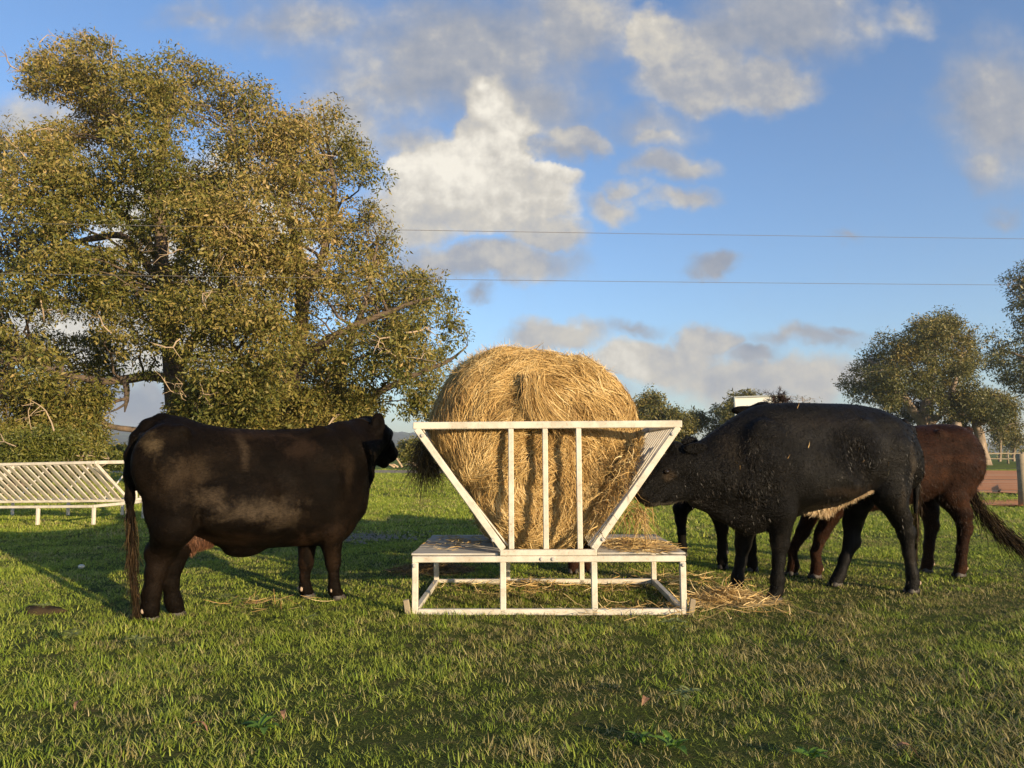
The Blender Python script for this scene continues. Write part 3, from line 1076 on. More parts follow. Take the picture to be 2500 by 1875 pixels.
def build_steer():
    B = Beast((3.24, 6.62), (-0.955, -0.295), 1)
    m = B.M
    root = thing('steer', B.o, 'large black curly coated steer with cream belly tuft, eating from the feeder', 'cow', B.yaw)
    s = Sdf((-0.65, -0.62, -0.02), (2.55, 0.62, 1.8), H)
    st = B.stations([
        (1690, 1086, 1232, .125), (1708, 1077, 1234, .145), (1730, 1064, 1240, .165), (1757, 1044, 1252, .19), (1787, 1023, 1272, .215),
        (1817, 1005, 1290, .25), (1850, 990, 1297, .28), (1890, 985, 1280, .295), (1930, 983, 1262, .31), (1975, 984, 1250, .335),
        (2015, 985, 1243, .345), (2060, 986, 1226, .335), (2100, 989, 1208, .31), (2140, 997, 1195, .285), (2172, 1011, 1192, .265),
        (2200, 1031, 1195, .225), (2221, 1063, 1195, .165), (2233, 1108, 1175, .09)])
    s.torso(st, 2.05, 0.09)
    for sg in (1, -1):
        s.ball(m(2165, 1105, .17 * sg), (.24, .12, .30), .09)
        s.ball(m(2180, 1195, .17 * sg), (.17, .095, .19), .08)
        s.ball(m(2112, 1035, .235 * sg), (.06, .035, .045), .05)
        s.ball(m(2222, 1050, .09 * sg), (.05, .045, .045), .05)
        s.ball(m(1868, 1120, .21 * sg), (.19, .10, .32), .09)
        s.ball(m(1893, 1225, .19 * sg), (.13, .09, .16), .07)
        s.ball(m(2000, 1160, .23 * sg), (.40, .14, .22), .10)
        s.ball(m(2095, 1130, .335 * sg), (.11, .05, .16), .05, carve=True)
    for sg in (1, -1):
        s.ball(m(1944, 1170, .385 * sg), (.06, .05, .24), .07, carve=True)     # behind the shoulder
        s.ball(m(1822, 1185, .19 * sg), (.09, .08, .10), .06)                  # point of the shoulder
        s.ball(m(1790, 1110, .31 * sg), (.06, .06, .22), .08, carve=True)      # neck meets shoulder
        s.ball(m(2125, 1180, .33 * sg), (.05, .06, .12), .06, carve=True)      # flank fold
    s.ball(m(1830, 1262), (.13, .14, .12), .08)
    s.chain([(m(1700, 1215), .06), (m(1760, 1245), .07), (m(1815, 1275), .08)], .07)
    s.ball(m(2008, 1246), (.09, .045, .045), .05)

    def leg(rows, foot, k=0.035):
        lat = B.lat_of(*foot)
        pts = [(m(px, py, lt if lt is not None else lat), r) for px, py, lt, r in rows]
        s.chain(pts, k)
        f = m(foot[0], foot[1], lat)
        s.cone(pts[-1][0], pts[-1][1], f + np.array([.015, 0, .035]), .054, .02)
        return f
    feet = [
        leg([(1868, 1130, .17, .17), (1906, 1245, .18, .122), (1904, 1325, None, .072), (1901, 1368, None, .048), (1898, 1415, None, .052), (1897, 1438, None, .052)], (1894, 1467)),
        leg([(1835, 1150, -.18, .16), (1826, 1250, -.18, .115), (1814, 1328, None, .066), (1809, 1370, None, .045), (1801, 1408, None, .049), (1799, 1424, None, .05)], (1795, 1448)),
        leg([(2165, 1100, .15, .20), (2166, 1200, .18, .145), (2197, 1262, None, .085), (2212, 1302, None, .066), (2219, 1350, None, .046), (2227, 1400, None, .047), (2229, 1420, None, .05)], (2229, 1447)),
        leg([(2150, 1110, -.14, .19), (2098, 1215, -.15, .125), (2082, 1275, None, .085), (2078, 1326, None, .064), (2062, 1366, None, .046), (2051, 1400, None, .048), (2046, 1410, None, .05)], (2043, 1430)),
    ]
    s.ball(m(2222, 1296, B.lat_of(2229, 1447)), (.045, .04, .055), .04)
    s.ball(m(2091, 1322, B.lat_of(2043, 1430)), (.045, .04, .055), .04)
    # head reaching left and down to the hay
    s.chain([(m(1740, 1155), .24), (m(1695, 1150), .165), (m(1660, 1138), .125)], .08)
    s.cone(m(1655, 1133), .125, m(1628, 1147), .105, .05)
    s.cone(m(1628, 1147), .105, m(1575, 1200), .073, .04)
    s.ball(m(1571, 1207), (.075, .07, .068), .03)
    s.ball(m(1563, 1207), (.04, .075, .05), .02)
    s.cone(m(1672, 1185), .125, m(1630, 1205), .085, .05)
    s.cone(m(1630, 1205), .085, m(1584, 1226), .042, .04)
    s.ball(m(1648, 1092), (.07, .075, .05), .04)                        # poll
    for sg in (1, -1):
        s.ball(m(1640, 1145, .085 * sg), (.045, .03, .045), .03)        # brow
        s.ball(m(1630, 1152, .118 * sg), (.028, .016, .02), .015, carve=True)
        s.ball(m(1560, 1204, .075 * sg), (.018, .02, .014), .012, carve=True)
    s.cone(m(1606, 1222, .075), .008, m(1570, 1231, .065), .008, .012)   # lip line
    # ears swept back
    e = m(1697, 1094, .15)
    R = np.stack([unit(np.array([-.85, .35, .12])), unit(np.array([.12, .0, 1.0])), unit(np.array([.3, .9, -.1]))])
    R[1] = unit(R[1] - (R[1] @ R[0]) * R[0])
    R[2] = np.cross(R[0], R[1])
    s.ball(e, (.095, .048, .024), .02, R)
    s.ball(e + R[2] * .026, (.065, .028, .02), .012, R, carve=True)
    s.ball(m(1684, 1080, -.13), (.075, .05, .03), .02, R)
    # tail hangs behind the thigh
    tail = [m(2205, 1035), m(2224, 1060, -.02), m(2236, 1110, -.03), m(2238, 1180, -.03), m(2236, 1250, -.03)]
    s.chain(list(zip(tail, (.05, .042, .034, .028, .02))), .025)
    v, q = s.mesh()
    n_ = unit(np.stack([0 * v[:, 0], v[:, 1], 0 * v[:, 0]], -1))
    v += n_ * (0.008 * vnoise(v, 6, 41) + 0.006 * vnoise(v, 17, 42))[:, None] * np.clip((v[:, 2] - .5) * 3, 0, 1)[:, None]
    # curls on the ribs and creases on the neck
    c1 = m(2048, 1100, .33)
    w = np.exp(-(((v[:, 0] - c1[0]) / .22) ** 2 + ((v[:, 2] - c1[2]) / .20) ** 2)) * (v[:, 1] > 0.05)
    v += n_ * (0.011 * vnoise(v, 34, 43) * w)[:, None]
    nk = np.clip((v[:, 0] - 1.25) * 3, 0, 1) * np.clip((2.2 - v[:, 0]) * 4, 0, 1) * (v[:, 2] > .7)
    v += n_ * (0.0028 * np.sin(v[:, 0] * 80 + 34 * vnoise(v, 3, 44)) * nk)[:, None]
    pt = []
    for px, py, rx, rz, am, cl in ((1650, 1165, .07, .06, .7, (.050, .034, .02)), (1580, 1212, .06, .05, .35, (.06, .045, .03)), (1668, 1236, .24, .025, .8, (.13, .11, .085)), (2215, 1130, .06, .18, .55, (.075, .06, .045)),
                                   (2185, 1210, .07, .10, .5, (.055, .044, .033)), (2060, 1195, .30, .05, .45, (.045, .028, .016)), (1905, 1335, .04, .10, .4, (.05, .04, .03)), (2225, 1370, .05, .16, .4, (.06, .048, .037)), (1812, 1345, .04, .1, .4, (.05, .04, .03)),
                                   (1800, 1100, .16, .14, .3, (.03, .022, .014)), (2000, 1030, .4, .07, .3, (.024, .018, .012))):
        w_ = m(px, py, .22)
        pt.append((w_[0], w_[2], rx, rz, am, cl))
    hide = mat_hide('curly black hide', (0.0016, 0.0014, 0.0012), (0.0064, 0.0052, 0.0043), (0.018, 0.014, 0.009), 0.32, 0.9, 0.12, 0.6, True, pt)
    link_mesh('body', np_mesh('body', v, q), hide, root, True)
    for sg in (1, -1):
        o = link_mesh('eye', EYE, None, root, True)
        o.location = m(1630, 1152, .118 * sg) - np.array([0, .012 * sg, 0])
    add_hooves(root, feet)
    r = np.random.default_rng(15)
    sw = [m(2238, 1170, -.04), m(2237, 1250, -.04), m(2233, 1330, -.04), m(2230, 1370, -.04)]
    p, tn, f = along(sw, 500, r, [.01, .02, .02, .012])
    hair_tuft('tail_switch', p, unit(tn + .1 * r.normal(size=p.shape)), r.uniform(.1, .25, len(p)), M['hair_dark'], root, .1, .004, 5, 3, .02)
    # cream tuft on the belly
    bl = [m(1945, 1240, .12), m(2005, 1246, .1), m(2060, 1225, .16), m(2095, 1210, .2), m(2130, 1198, .24)]
    p, tn, f = along(bl, 2600, r, [.004, .018, .014, .008, .003])
    dr = unit(np.stack([.8 - 1.1 * f, .1 + 0 * f, -.35 + .1 * f], -1) + .16 * r.normal(size=p.shape))
    o = hair_tuft('belly_tuft', p, dr, r.uniform(.6, 1.2, len(p)) * np.interp(f, [0, .3, .6, 1], [.03, .05, .04, .015]), M['hair_cream'], root, .12, .0032, 5, 4, .006)
    o['label'] = 'cream coloured hair under the belly'
    ey = m(1630, 1152, .11)
    coat('coat', v, q, 36000, .024, M['hair_black'], root, 19, (-.5, 0, -.85), lambda c, nn: ((c[:, 1] > -.1) | (c[:, 2] > 1.25)) & (c[:, 2] > .12) & (np.linalg.norm(c - ey, axis=1) > .05) & (nn[:, 2] > -.6), .25)
    sel_ = lambda c, nn: (c[:, 1] > 0) * np.clip(1.2 * np.exp(-((c[:, 0] - .5) / .2) ** 2 - ((c[:, 2] - 1.2) / .17) ** 2) + .8 * np.exp(-((c[:, 0] - 1.5) / .3) ** 2 - ((c[:, 2] - 1.1) / .3) ** 2) + .25 * vnoise(c, 4, 3), 0, 1)
    coat('curly_coat', v, q, 7000, .022, M['hair_curl'], root, 20, (-.3, 0, -1), sel_, .4, .003, .5)
    p = m(2014, 1244, .12) + r.normal(size=(1000, 3)) * [.028, .02, .012]
    hair_tuft('belly_tuft', p, unit(np.array([.1, .1, -1.0]) + .3 * r.normal(size=p.shape)), r.uniform(.02, .065, len(p)), M['hair_cream'], root, .1, .0035, 5, 24, .006)
    # straws caught in the coat
    sel = r.choice(len(v), 4000)
    sel = [i_ for i_ in sel if v[i_, 1] > .12 and v[i_, 2] > 1.0 and .1 < v[i_, 0] < 1.7][:16]
    p = v[sel] + np.array([0, .012, 0])
    d_ = unit(r.normal(size=p.shape) * np.array([.7, .1, 1]))
    cs = hair_tuft('caught_straw', p, d_, r.uniform(.03, .08, len(p)), M['straw'], root, 0, .004, 4, 6, .003)
    cs['kind'] = 'stuff'
    return root


def build_other(name, o, heading, side, mat, hair, label, feet_px, head_low, size=1.0, tail=None, lab_tail=None, ears=False):
    """an animal mostly hidden by others: standing, same build, own stance"""
    B = Beast(o, heading, side)
    root = thing(name, B.o, label, 'cow', B.yaw)
    hh = 0.016
    s = Sdf((-0.75, -0.6, -0.02), (2.3, 0.6, 1.75), hh)
    z = size
    st = np.array([(-.42, 1.30, .92, .09), (-.34, 1.40, .84, .19), (-.2, 1.455, .80, .25), (0, 1.46, .78, .285), (.25, 1.44, .70, .32),
                   (.55, 1.425, .64, .35), (.85, 1.42, .60, .345), (1.1, 1.42, .58, .31), (1.3, 1.42, .58, .27), (1.47, 1.38, .60, .22),
                   (1.58, 1.30, .68, .16)])
    st[:, 1:] *= z
    s.torso(st, 2.3, .13)
    for sg in (1, -1):
        s.ball((-.1, .16 * sg, 1.1 * z), (.27, .13, .30), .09)
        s.ball((-.05, .17 * sg, .82 * z), (.17, .09, .19), .08)
        s.ball((1.25, .19 * sg, 1.02 * z), (.17, .10, .32), .09)
        s.ball((1.25, .19 * sg, .74 * z), (.12, .09, .16), .07)
        s.ball((.12, .22 * sg, 1.36 * z), (.05, .03, .04), .05)
    feet = []
    for (fx, fy, front) in feet_px:
        f = B.L(np.array([fx, fy, 0.0]))
        sg = 1 if f[1] > 0 else -1
        if front:
            s.chain([((1.22, .18 * sg, 1.0 * z), .16), ((1.2, .18 * sg, .72 * z), .11), (f * [1, 1, 0] + [(1.2 - f[0]) * .35, 0, .42], .062),
                     (f * [1, 1, 0] + [.0, 0, .24], .044), (f * [1, 1, 0] + [-.01, 0, .10], .05), (f + [.01, 0, .035], .054)], .035)
        else:
            s.chain([((-.05, .15 * sg, 1.05 * z), .2), ((.02, .17 * sg, .78 * z), .14), (f * [1, 1, 0] + [-.05, 0, .60 * z], .09),
                     (f * [1, 1, 0] + [-.075, 0, .46 * z], .066), (f * [1, 1, 0] + [-.03, 0, .26], .047), (f * [1, 1, 0] + [-.01, 0, .10], .05),
                     (f + [.01, 0, .035], .054)], .035)
        feet.append(f)
    if head_low == 'low':
        A, Mz, nb = np.array([2.0, .0, .92]) , np.array([2.33, .0, .64]), np.array([1.45, 0, 1.1])
    elif head_low == 'level':
        A, Mz, nb = np.array([1.95, .0, 1.15]), np.array([2.3, .0, .92]), np.array([1.45, 0, 1.15])
    elif head_low == 'tucked':
        A, Mz, nb = np.array([1.52, .0, 1.15]), np.array([1.70, .0, .80]), np.array([1.3, 0, 1.1])
    elif not isinstance(head_low, str):
        A, Mz, nb = [np.array(a_, float) / [1, 1, z] for a_ in head_low]
    else:
        A, Mz, nb = np.array([1.75, .0, 1.46]), np.array([2.12, .0, 1.22]), np.array([1.4, 0, 1.2])
    for a in (A, Mz, nb):
        a[2] *= z
    s.chain([(nb, .25), (nb * .45 + A * .55, .18), (A, .125)], .08)
    d = unit(Mz - A)
    s.cone(A, .12, A + d * .15, .105, .05)
    s.cone(A + d * .15, .105, Mz - d * .06, .075, .04)
    s.ball(Mz - d * .05, (.07, .075, .07), .03)
    low = np.array([0, 0, -1.0])
    s.cone(A + d * .05 + low * .09, .10, Mz - d * .08 + low * .055, .045, .04)
    for sg in (1, -1):
        e = A + np.array([-.03, .19 * sg, .05])
        s.ball(e, (.05, .11, .045), .02)
        s.cone(A + np.array([0, .08 * sg, .05]), .05, e, .03, .02)
    if tail is not None:
        tl = [np.array([-.36, 0, 1.40 * z])] + [B.L(w) for w in tail]
        rad = np.linspace(.04, .018, len(tl))
        s.chain(list(zip(tl[:4], rad[:4])), .045)
    v, q = s.mesh()
    n_ = unit(np.stack([0 * v[:, 0], v[:, 1], 0 * v[:, 0]], -1))
    v += n_ * (0.008 * vnoise(v, 6, 51) + 0.004 * vnoise(v, 17, 52))[:, None] * np.clip((v[:, 2] - .5) * 3, 0, 1)[:, None]
    link_mesh('body', np_mesh('body', v, q), mat, root, True)
    add_hooves(root, feet)
    for sg in (1, -1):
        o = link_mesh('eye', EYE, None, root, True)
        o.location = A + d * .12 + np.array([0, .088 * sg, .02])
    r = np.random.default_rng(25)
    if tail is not None:
        p, tn, f = along(tl[2:], 1300, r, [.012, .03, .035, .025])
        hair_tuft('tail_switch', p, unit(tn + .12 * r.normal(size=p.shape)), r.uniform(.1, .32, len(p)), M['hair_dark'], root, .25, .005, 5, 3, .025)
    coat('coat', v, q, 13000, .03, hair, root, 29, (-.5, 0, -.8), lambda c, nn: (c[:, 2] > .12) & ((c[:, 1] * side > -.1) | (c[:, 2] > 1.25)), .4, .003)
    return root


build_left_cow()
build_steer()
g2 = lambda px, py: G(px, py)[:2]
hb = (G(2264, 1394) + G(2345, 1406)) / 2
fb = (G(1936, 1404) + G(1993, 1411)) / 2
hd = unit((fb - hb)[:2])
build_other('cow', hb[:2], hd, 1, M['hide_brown'], M['hair_brown'],
            'red brown cow behind the black steer, tail swung out to the right', [(*g2(2264, 1397), 0), (*g2(2345, 1408), 0), (*g2(1936, 1404), 1), (*g2(1993, 1411), 1)],
            'low', 1.02, [P(2318, 1088, 7.42), P(2356, 1160, 7.38), P(2385, 1228, 7.32), P(2425, 1280, 7.25), P(2480, 1325, 7.2), P(2530, 1352, 7.2)])
fb3 = (G(1764, 1388) + G(1837, 1395)) / 2
build_other('cow', (fb3 + np.array([.05, 1.25, 0]))[:2], (-.04, -1.0), 1, M['hide_black'], M['hair_black'],
            'black cow facing us, mostly hidden behind the big steer, one ear showing above its back',
            [(*g2(1764, 1388), 1), (*g2(1837, 1395), 1), (*(fb3 + np.array([-.32, 1.05, 0]))[:2], 0), (*(fb3 + np.array([.2, 1.2, 0]))[:2], 0)],
            ((1.72, .17, 1.565), (1.98, .20, 1.32), (1.38, .05, 1.15)), .9)
lg = (G(1402, 1400) + G(1432, 1396)) / 2
build_other('cow', (lg + np.array([.15, 1.3, 0]))[:2], (-.1, -1.0), 1, M['hide_brown'], M['hair_brown'],
            'brown cow feeding from the far side, only its legs showing under the hay feeder',
            [(*g2(1400, 1398), 1), (*g2(1434, 1396), 1), (*(lg + np.array([.0, 1.25, 0]))[:2], 0), (*(lg + np.array([.3, 1.3, 0]))[:2], 0)],
            'tucked', .84)

# ------------------------------------------------------------------ hay feeders


def feeder(loc, yaw, tilt, hw, depth, htable, htop, base_hw, nvert, nside, label, group, inner=True, deck=True, s=0.045, vx=None, slat=.032, back_slat=.032, skid=True):
    root = thing('hay_feeder', loc, label, 'hay feeder', yaw, group)
    root.rotation_euler = (0, tilt, yaw)
    st = M['steel']

    def bar(name, p, q, w=s, h=s, up=(0, 1, 0), mat=st):
        return MB().bar(p, q, w, h, up).build(name, mat, root, False, 0.005)
    y0, y1 = 0.0, depth
    zt = htable - s / 2
    for y in (y0, y1):
        if skid:
            bar('base_rail', (-hw + s, y, s / 2), (hw - s, y, s / 2))
        bar('table_rail', (-hw, y, zt), (hw, y, zt))
        bar('cradle_rail', (-base_hw, y + (.003 if y else -.003), zt + s + .002), (base_hw, y + (.003 if y else -.003), zt + s + .002))
        for x in ([-hw + s / 2, hw - s / 2] + ([-base_hw + s / 2, base_hw - s / 2] if inner else [])):
            bar('leg', (x, y, 0.0), (x, y, zt - s / 2))
        zb = zt + s * 1.5 + .004
        for sg in (-1, 1):
            a, b = Vector((sg * base_hw * .93, y, zb)), Vector((sg * (hw - s * .6), y, htop - s * 1.1))
            bar('diagonal_bar', a, b, s * 1.1, s * 1.0)
            bar('inner_angle', a + Vector((-sg * .035, .045 if y == 0 else -.045, .02)), b + Vector((-sg * .04, .045 if y == 0 else -.045, -.06)), .012, .05)
        bar('top_rail', (-hw, y, htop - s * .6), (hw, y, htop - s * .6), s * 1.0, s * 1.2, (0, 0, 1))
        vxs = vx if vx else [base_hw * 1.6 * ((i_ + .5) / nvert - .5) for i_ in range(nvert)]
        for x in vxs:
            bar('upright_bar', (x, y, zb), (x, y, htop - s * 1.2), s * .92, s * .8)
    for sg in (-1, 1):
        if not skid:
            for y in (depth * .36, depth * .70):
                bar('leg', (sg * (hw - s / 2), y, 0.0), (sg * (hw - s / 2), y, zt - s / 2))
        else:
            bar('base_rail', (sg * (hw - s / 2), y0 + s / 2, s / 2), (sg * (hw - s / 2), y1 - s / 2, s / 2), s, s, (0, 0, 1))
        bar('table_rail', (sg * (hw - s / 2), y0 + s / 2, zt - .002), (sg * (hw - s / 2), y1 - s / 2, zt - .002), s, s * .9, (0, 0, 1))
        bar('top_side_rail', (sg * (hw - s * .5), y0 + s / 2, htop - s * .6), (sg * (hw - s * .5), y1 - s / 2, htop - s * .6), s, s, (0, 0, 1))
        for i_ in range(nside if (sg > 0 or deck) else nside // 6):
            y = depth * (i_ + .9) / ((nside if (sg > 0 or deck) else nside // 6) + .8)
            bar('side_bar', (sg * base_hw * .95, y, zt + s), (sg * (hw - s * .6), y, htop - s * 1.15), slat if sg > 0 else back_slat, .022, (1, 0, 0))
        if deck:
            nb = 9
            x0, x1 = sorted((sg * (base_hw + .004), sg * (hw + .012)))
            for i_ in range(nb):
                a = s * .3 + (depth - s * .6) * i_ / nb
                b_ = s * .3 + (depth - s * .6) * (i_ + 1) / nb
                dz = random.uniform(0, .004)
                MB().box((x0 + random.uniform(0, .008), a + .004, htable + .001 + dz), (x1 - random.uniform(0, .01), b_ - .004, htable + .016 + dz)).build('deck_board', M['deck'], root, False, .002)
        else:
            bar('trough_rail', (sg * base_hw, s / 2, zt + s), (sg * base_hw, y1 - s / 2, zt + s), s, s, (0, 0, 1))
    return root


def bolt(root, x, z, y=-.024, r=.012):
    mb = MB().tube([(x, y + .004, z), (x, y - .004, z)], [r * 1.35] * 2, 12).tube([(x, y - .003, z), (x, y - .011, z)], [r, r * .9], 6)
    mb.build('bolt', M['bolt'], root)


FY = 5.63
fc = P(1340, 1490, FY)
main = feeder((fc[0], FY, 0.0), math.radians(-1.2), math.radians(-.35), 1.02, 1.30, .432, 1.437, .362, 3, 11,
              'white steel V shaped hay feeder holding the big round bale', 'white steel hay feeders', vx=[-.275, -.016, .238])
for x, z in ((-.05, .41), (.035, .41), (-1.0, .365), (1.0, .365)):
    bolt(main, x, z)
for x, z in ((-.945, 1.335), (.945, 1.335), (-.41, .555), (.41, .555)):
    bolt(main, x, z, -.026)
for sg in (-1, 1):
    mb = MB().bar((sg * 1.035, -.02, -.05), (sg * 1.06, -.04, .12), .042, .028, (0, 1, 0))
    mb.build('corner_stub', M['wood'], main, False, .004)

c2 = G(150, 1287)
f2 = feeder((c2[0] - .55, c2[1] - .1, 0.0), math.radians(-9), math.radians(-1.2), .98, 3.4, .31, 1.0, .22, 3, 22,
            'empty white slatted hay feeder standing left of the brown black cow', 'white steel hay feeders', deck=False, skid=False, slat=.082, back_slat=.028)
# its long side faces us: turn it a quarter so that the slatted flank looks at the camera
f2.rotation_euler = (math.radians(1.2), 0, math.radians(-101))
f2.location = (c2[0] - 2.45, c2[1] + 1.25, 0.0)

# ------------------------------------------------------------------ the round bale


def build_bale():
    R, D = .835, 1.05
    root = thing('hay_bale', (fc[0] + .01, FY + .185, 1.265), 'big shaggy golden round hay bale resting in the white feeder', 'hay bale', math.radians(11))
    h = .02
    s = Sdf((-1.15, -.3, -1.15), (1.15, D + .3, 1.15), h)
    X, Y, Z = np.meshgrid(*s.ax, indexing='ij')
    th = np.arctan2(Z, X)
    pn = np.stack([X, Y, Z], -1)
    rr = np.sqrt(X ** 2 + (Z * 1.01) ** 2)
    # squeezed at the lower sides by the V of the feeder, flattened on top
    squeeze = .17 * np.exp(-((np.abs(th + PI / 2) - .98) / .42) ** 2)
    Rt = R + .03 * vnoise(np.stack([np.cos(th), np.sin(th), Y], -1), 2.6, 61) - squeeze + .02 * np.sin(th * 3 + 1)
    Rt = Rt - (.075 * np.exp(-((th - PI / 2) / .5) ** 2)) + .04 * np.exp(-((th - 2.0) / .25) ** 2) + .02 * np.exp(-((th - 1.05) / .2) ** 2)
    yc = Y - D / 2
    bul = D / 2 - .10 * np.clip(rr / R, 0, 1.2) ** 3
    bul = bul + .035 * vnoise(pn * [1, 0, 1], 3.2, 62)
    a = rr - Rt
    b = np.abs(yc) - bul
    rd = .2
    qa, qb = np.maximum(a + rd, 0), np.maximum(b + rd, 0)
    d = np.sqrt(qa ** 2 + qb ** 2) + np.minimum(np.maximum(a + rd, b + rd), 0) - rd
    # slumped layers: ledge on the upper face, spiral ridges
    d = d + .012 * np.sin(rr * 38 + 2.2 * th + 3 * vnoise(pn, 2.5, 63)) * (np.abs(yc) > .3)
    d = d + .013 * vnoise(pn, 6.5, 64) + .008 * vnoise(pn, 15, 65)
    s.d = d.astype(np.float32)
    v, q = s.mesh()
    core = mat_flat('packed hay', (0.27, 0.165, 0.055), .9, .2, .55, 45.0)
    link_mesh('packed_core', np_mesh('packed_core', v, q), core, root, True)
    r = np.random.default_rng(71)
    c = v[q].mean(1)
    nr = unit(np.cross(v[q[:, 2]] - v[q[:, 0]], v[q[:, 3]] - v[q[:, 1]]))
    w = np.where(nr[:, 1] > .6, .12, 1.0) * np.where(nr[:, 1] < -.3, 1.6, 1.0)
    w /= w.sum()

    def lay(n, lmin, lmax, lift, width, wild, name, mat, seed, wsel=None, K=4):
        rr_ = np.random.default_rng(seed)
        ww = w if wsel is None else w * wsel
        ww = ww / ww.sum()
        i_ = rr_.choice(len(q), n, p=ww)
        p = c[i_] + rr_.normal(size=(n, 3)) * .012
        nn = nr[i_]
        # tangential flow round the axis, swept and combed in clumps
        tang = np.stack([-p[:, 2], 0 * p[:, 0], p[:, 0]], -1)
        cl = vnoise(p, 3.4, 72)
        cl2 = vnoise(p, 5.5, 73)
        radial = np.stack([p[:, 0], 0 * p[:, 0], p[:, 2]], -1)
        up = np.clip(p[:, 2] / .8, -1, 1)
        ang = (1.25 - .45 * up) * cl + .5 * cl2 + wild * rr_.normal(size=n)
        dirs = unit(tang) * np.cos(ang)[:, None] + unit(radial) * np.sin(ang)[:, None]
        # lower face: straws combed downwards
        down = np.clip(.4 - up, 0, 1) * (rr_.uniform(0, 1, n) < .32)
        dirs = dirs * (1 - down)[:, None] + np.array([.35, 0, -1.0]) * down[:, None]
        dirs[rr_.uniform(0, 1, n) < .5] *= -1
        dirs = dirs - (dirs * nn).sum(1, keepdims=True) * nn
        dirs = unit(dirs + nn * (lift * rr_.uniform(-.2, 1.0, (n, 1))) + .10 * rr_.normal(size=(n, 3)))
        L = rr_.uniform(lmin, lmax, n)
        t = np.linspace(-.5, .5, K)[None, :, None]
        path = p[:, None, :] + dirs[:, None, :] * L[:, None, None] * t
        path = path - nn[:, None, :] * (1.1 * (t ** 2) * (L ** 2)[:, None, None] / .9)
        bend = np.cross(nn, dirs)
        path = path + bend[:, None, :] * (rr_.normal(size=(n, 1, 1)) * .22 * L[:, None, None] * (t ** 2 - .1))
        path = path + nn[:, None, :] * (.006 + .022 * rr_.uniform(0, 1, (n, 1, 1)))
        wd = np.interp(np.linspace(0, 1, K), [0, .2, .8, 1], [.5, 1, 1, .4])[None, :] * width * rr_.uniform(.6, 1.5, (n, 1))
        side = unit(np.cross(dirs, unit(nn + .7 * rr_.normal(size=(n, 3)))))
        tone = np.clip(.55 + .22 * vnoise(p, 5.0, 74) + .18 * vnoise(p, 14, 76) + .17 * rr_.normal(size=n), 0, 1)
        vv, qq, tf = ribbons(path, wd, side, tone)
        o = link_mesh(name, np_mesh(name, vv, qq, tf), mat, root)
        o['kind'] = 'stuff'
    lay(66000, .06, .22, .06, .0040, .35, 'straw_layer', M['straw'], 75)
    lay(7000, .12, .30, .22, .0034, .55, 'loose_straw', M['straw'], 77)
    top = (c[:, 2] > .55) * 1.0
    lay(4200, .08, .24, .9, .0036, .9, 'straw_tuft', M['straw'], 79, top)
    # the swept lock of long straws in the middle of the face
    n = 520
    f = r.uniform(0, 1, n)
    p0 = np.array([-.13, -.085, .53]) + r.normal(size=(n, 3)) * [.035, .01, .02]
    p1 = np.array([-.02, -.105, .16]) + r.normal(size=(n, 3)) * [.10, .015, .05]
    t = np.linspace(0, 1, 6)[None, :, None]
    path = p0[:, None] * (1 - t) + p1[:, None] * t
    path[..., 1] -= (.05 * np.sin(t[..., 0] * PI)) * r.uniform(.4, 1, (n, 1))
    path[..., 0] -= .05 * np.sin(t[..., 0] * PI)
    wd = np.full((n, 6), .0045) * np.linspace(1, .4, 6)[None]
    vv, qq, tf = ribbons(path, wd, unit(np.cross(p1 - p0, r.normal(size=(n, 3)))), np.clip(.55 + .2 * r.normal(size=n), 0, 1))
    o = link_mesh('hanging_lock', np_mesh('hanging_lock', vv, qq, tf), M['straw'], root)
    o['kind'] = 'stuff'
    return root


build_bale()


def straw_heap(name, label, n, centre, radii, hgt, mat, seed, lmin=.08, lmax=.32, flat=.25, width=.0045, power=1.0, shape=None):
    r = np.random.default_rng(seed)
    a = r.uniform(0, 2 * PI, n)
    rad = r.uniform(0, 1, n) ** power
    p = np.stack([np.cos(a) * rad * radii[0], np.sin(a) * rad * radii[1], 0 * a], -1)
    p[:, 2] = hgt * r.uniform(0, 1, n) * np.clip(1 - rad, .08, 1) + .012
    d = unit(np.stack([r.normal(size=n), r.normal(size=n), flat * r.normal(size=n)], -1))
    L = r.uniform(lmin, lmax, n)
    K = 5
    t = np.linspace(-.5, .5, K)[None, :, None]
    path = p[:, None] + d[:, None] * t * L[:, None, None]
    path = path + r.normal(size=(n, 1, 3)) * .25 * L[:, None, None] * (t ** 2)
    path[..., 2] = np.maximum(path[..., 2], .006)
    wd = np.interp(np.linspace(0, 1, K), [0, .2, .8, 1], [.5, 1, 1, .4])[None, :] * width * r.uniform(.6, 1.5, (n, 1))
    v, q, tf = ribbons(path, wd, unit(np.cross(d, unit(r.normal(size=(n, 3)) + [0, 0, 1.2]))), np.clip(.65 + .25 * r.normal(size=n), 0, 1))
    o = link_mesh(name, np_mesh(name, v, q, tf), mat)
    o.location = centre
    tag(o, label, 'hay', None, 'stuff')
    return o


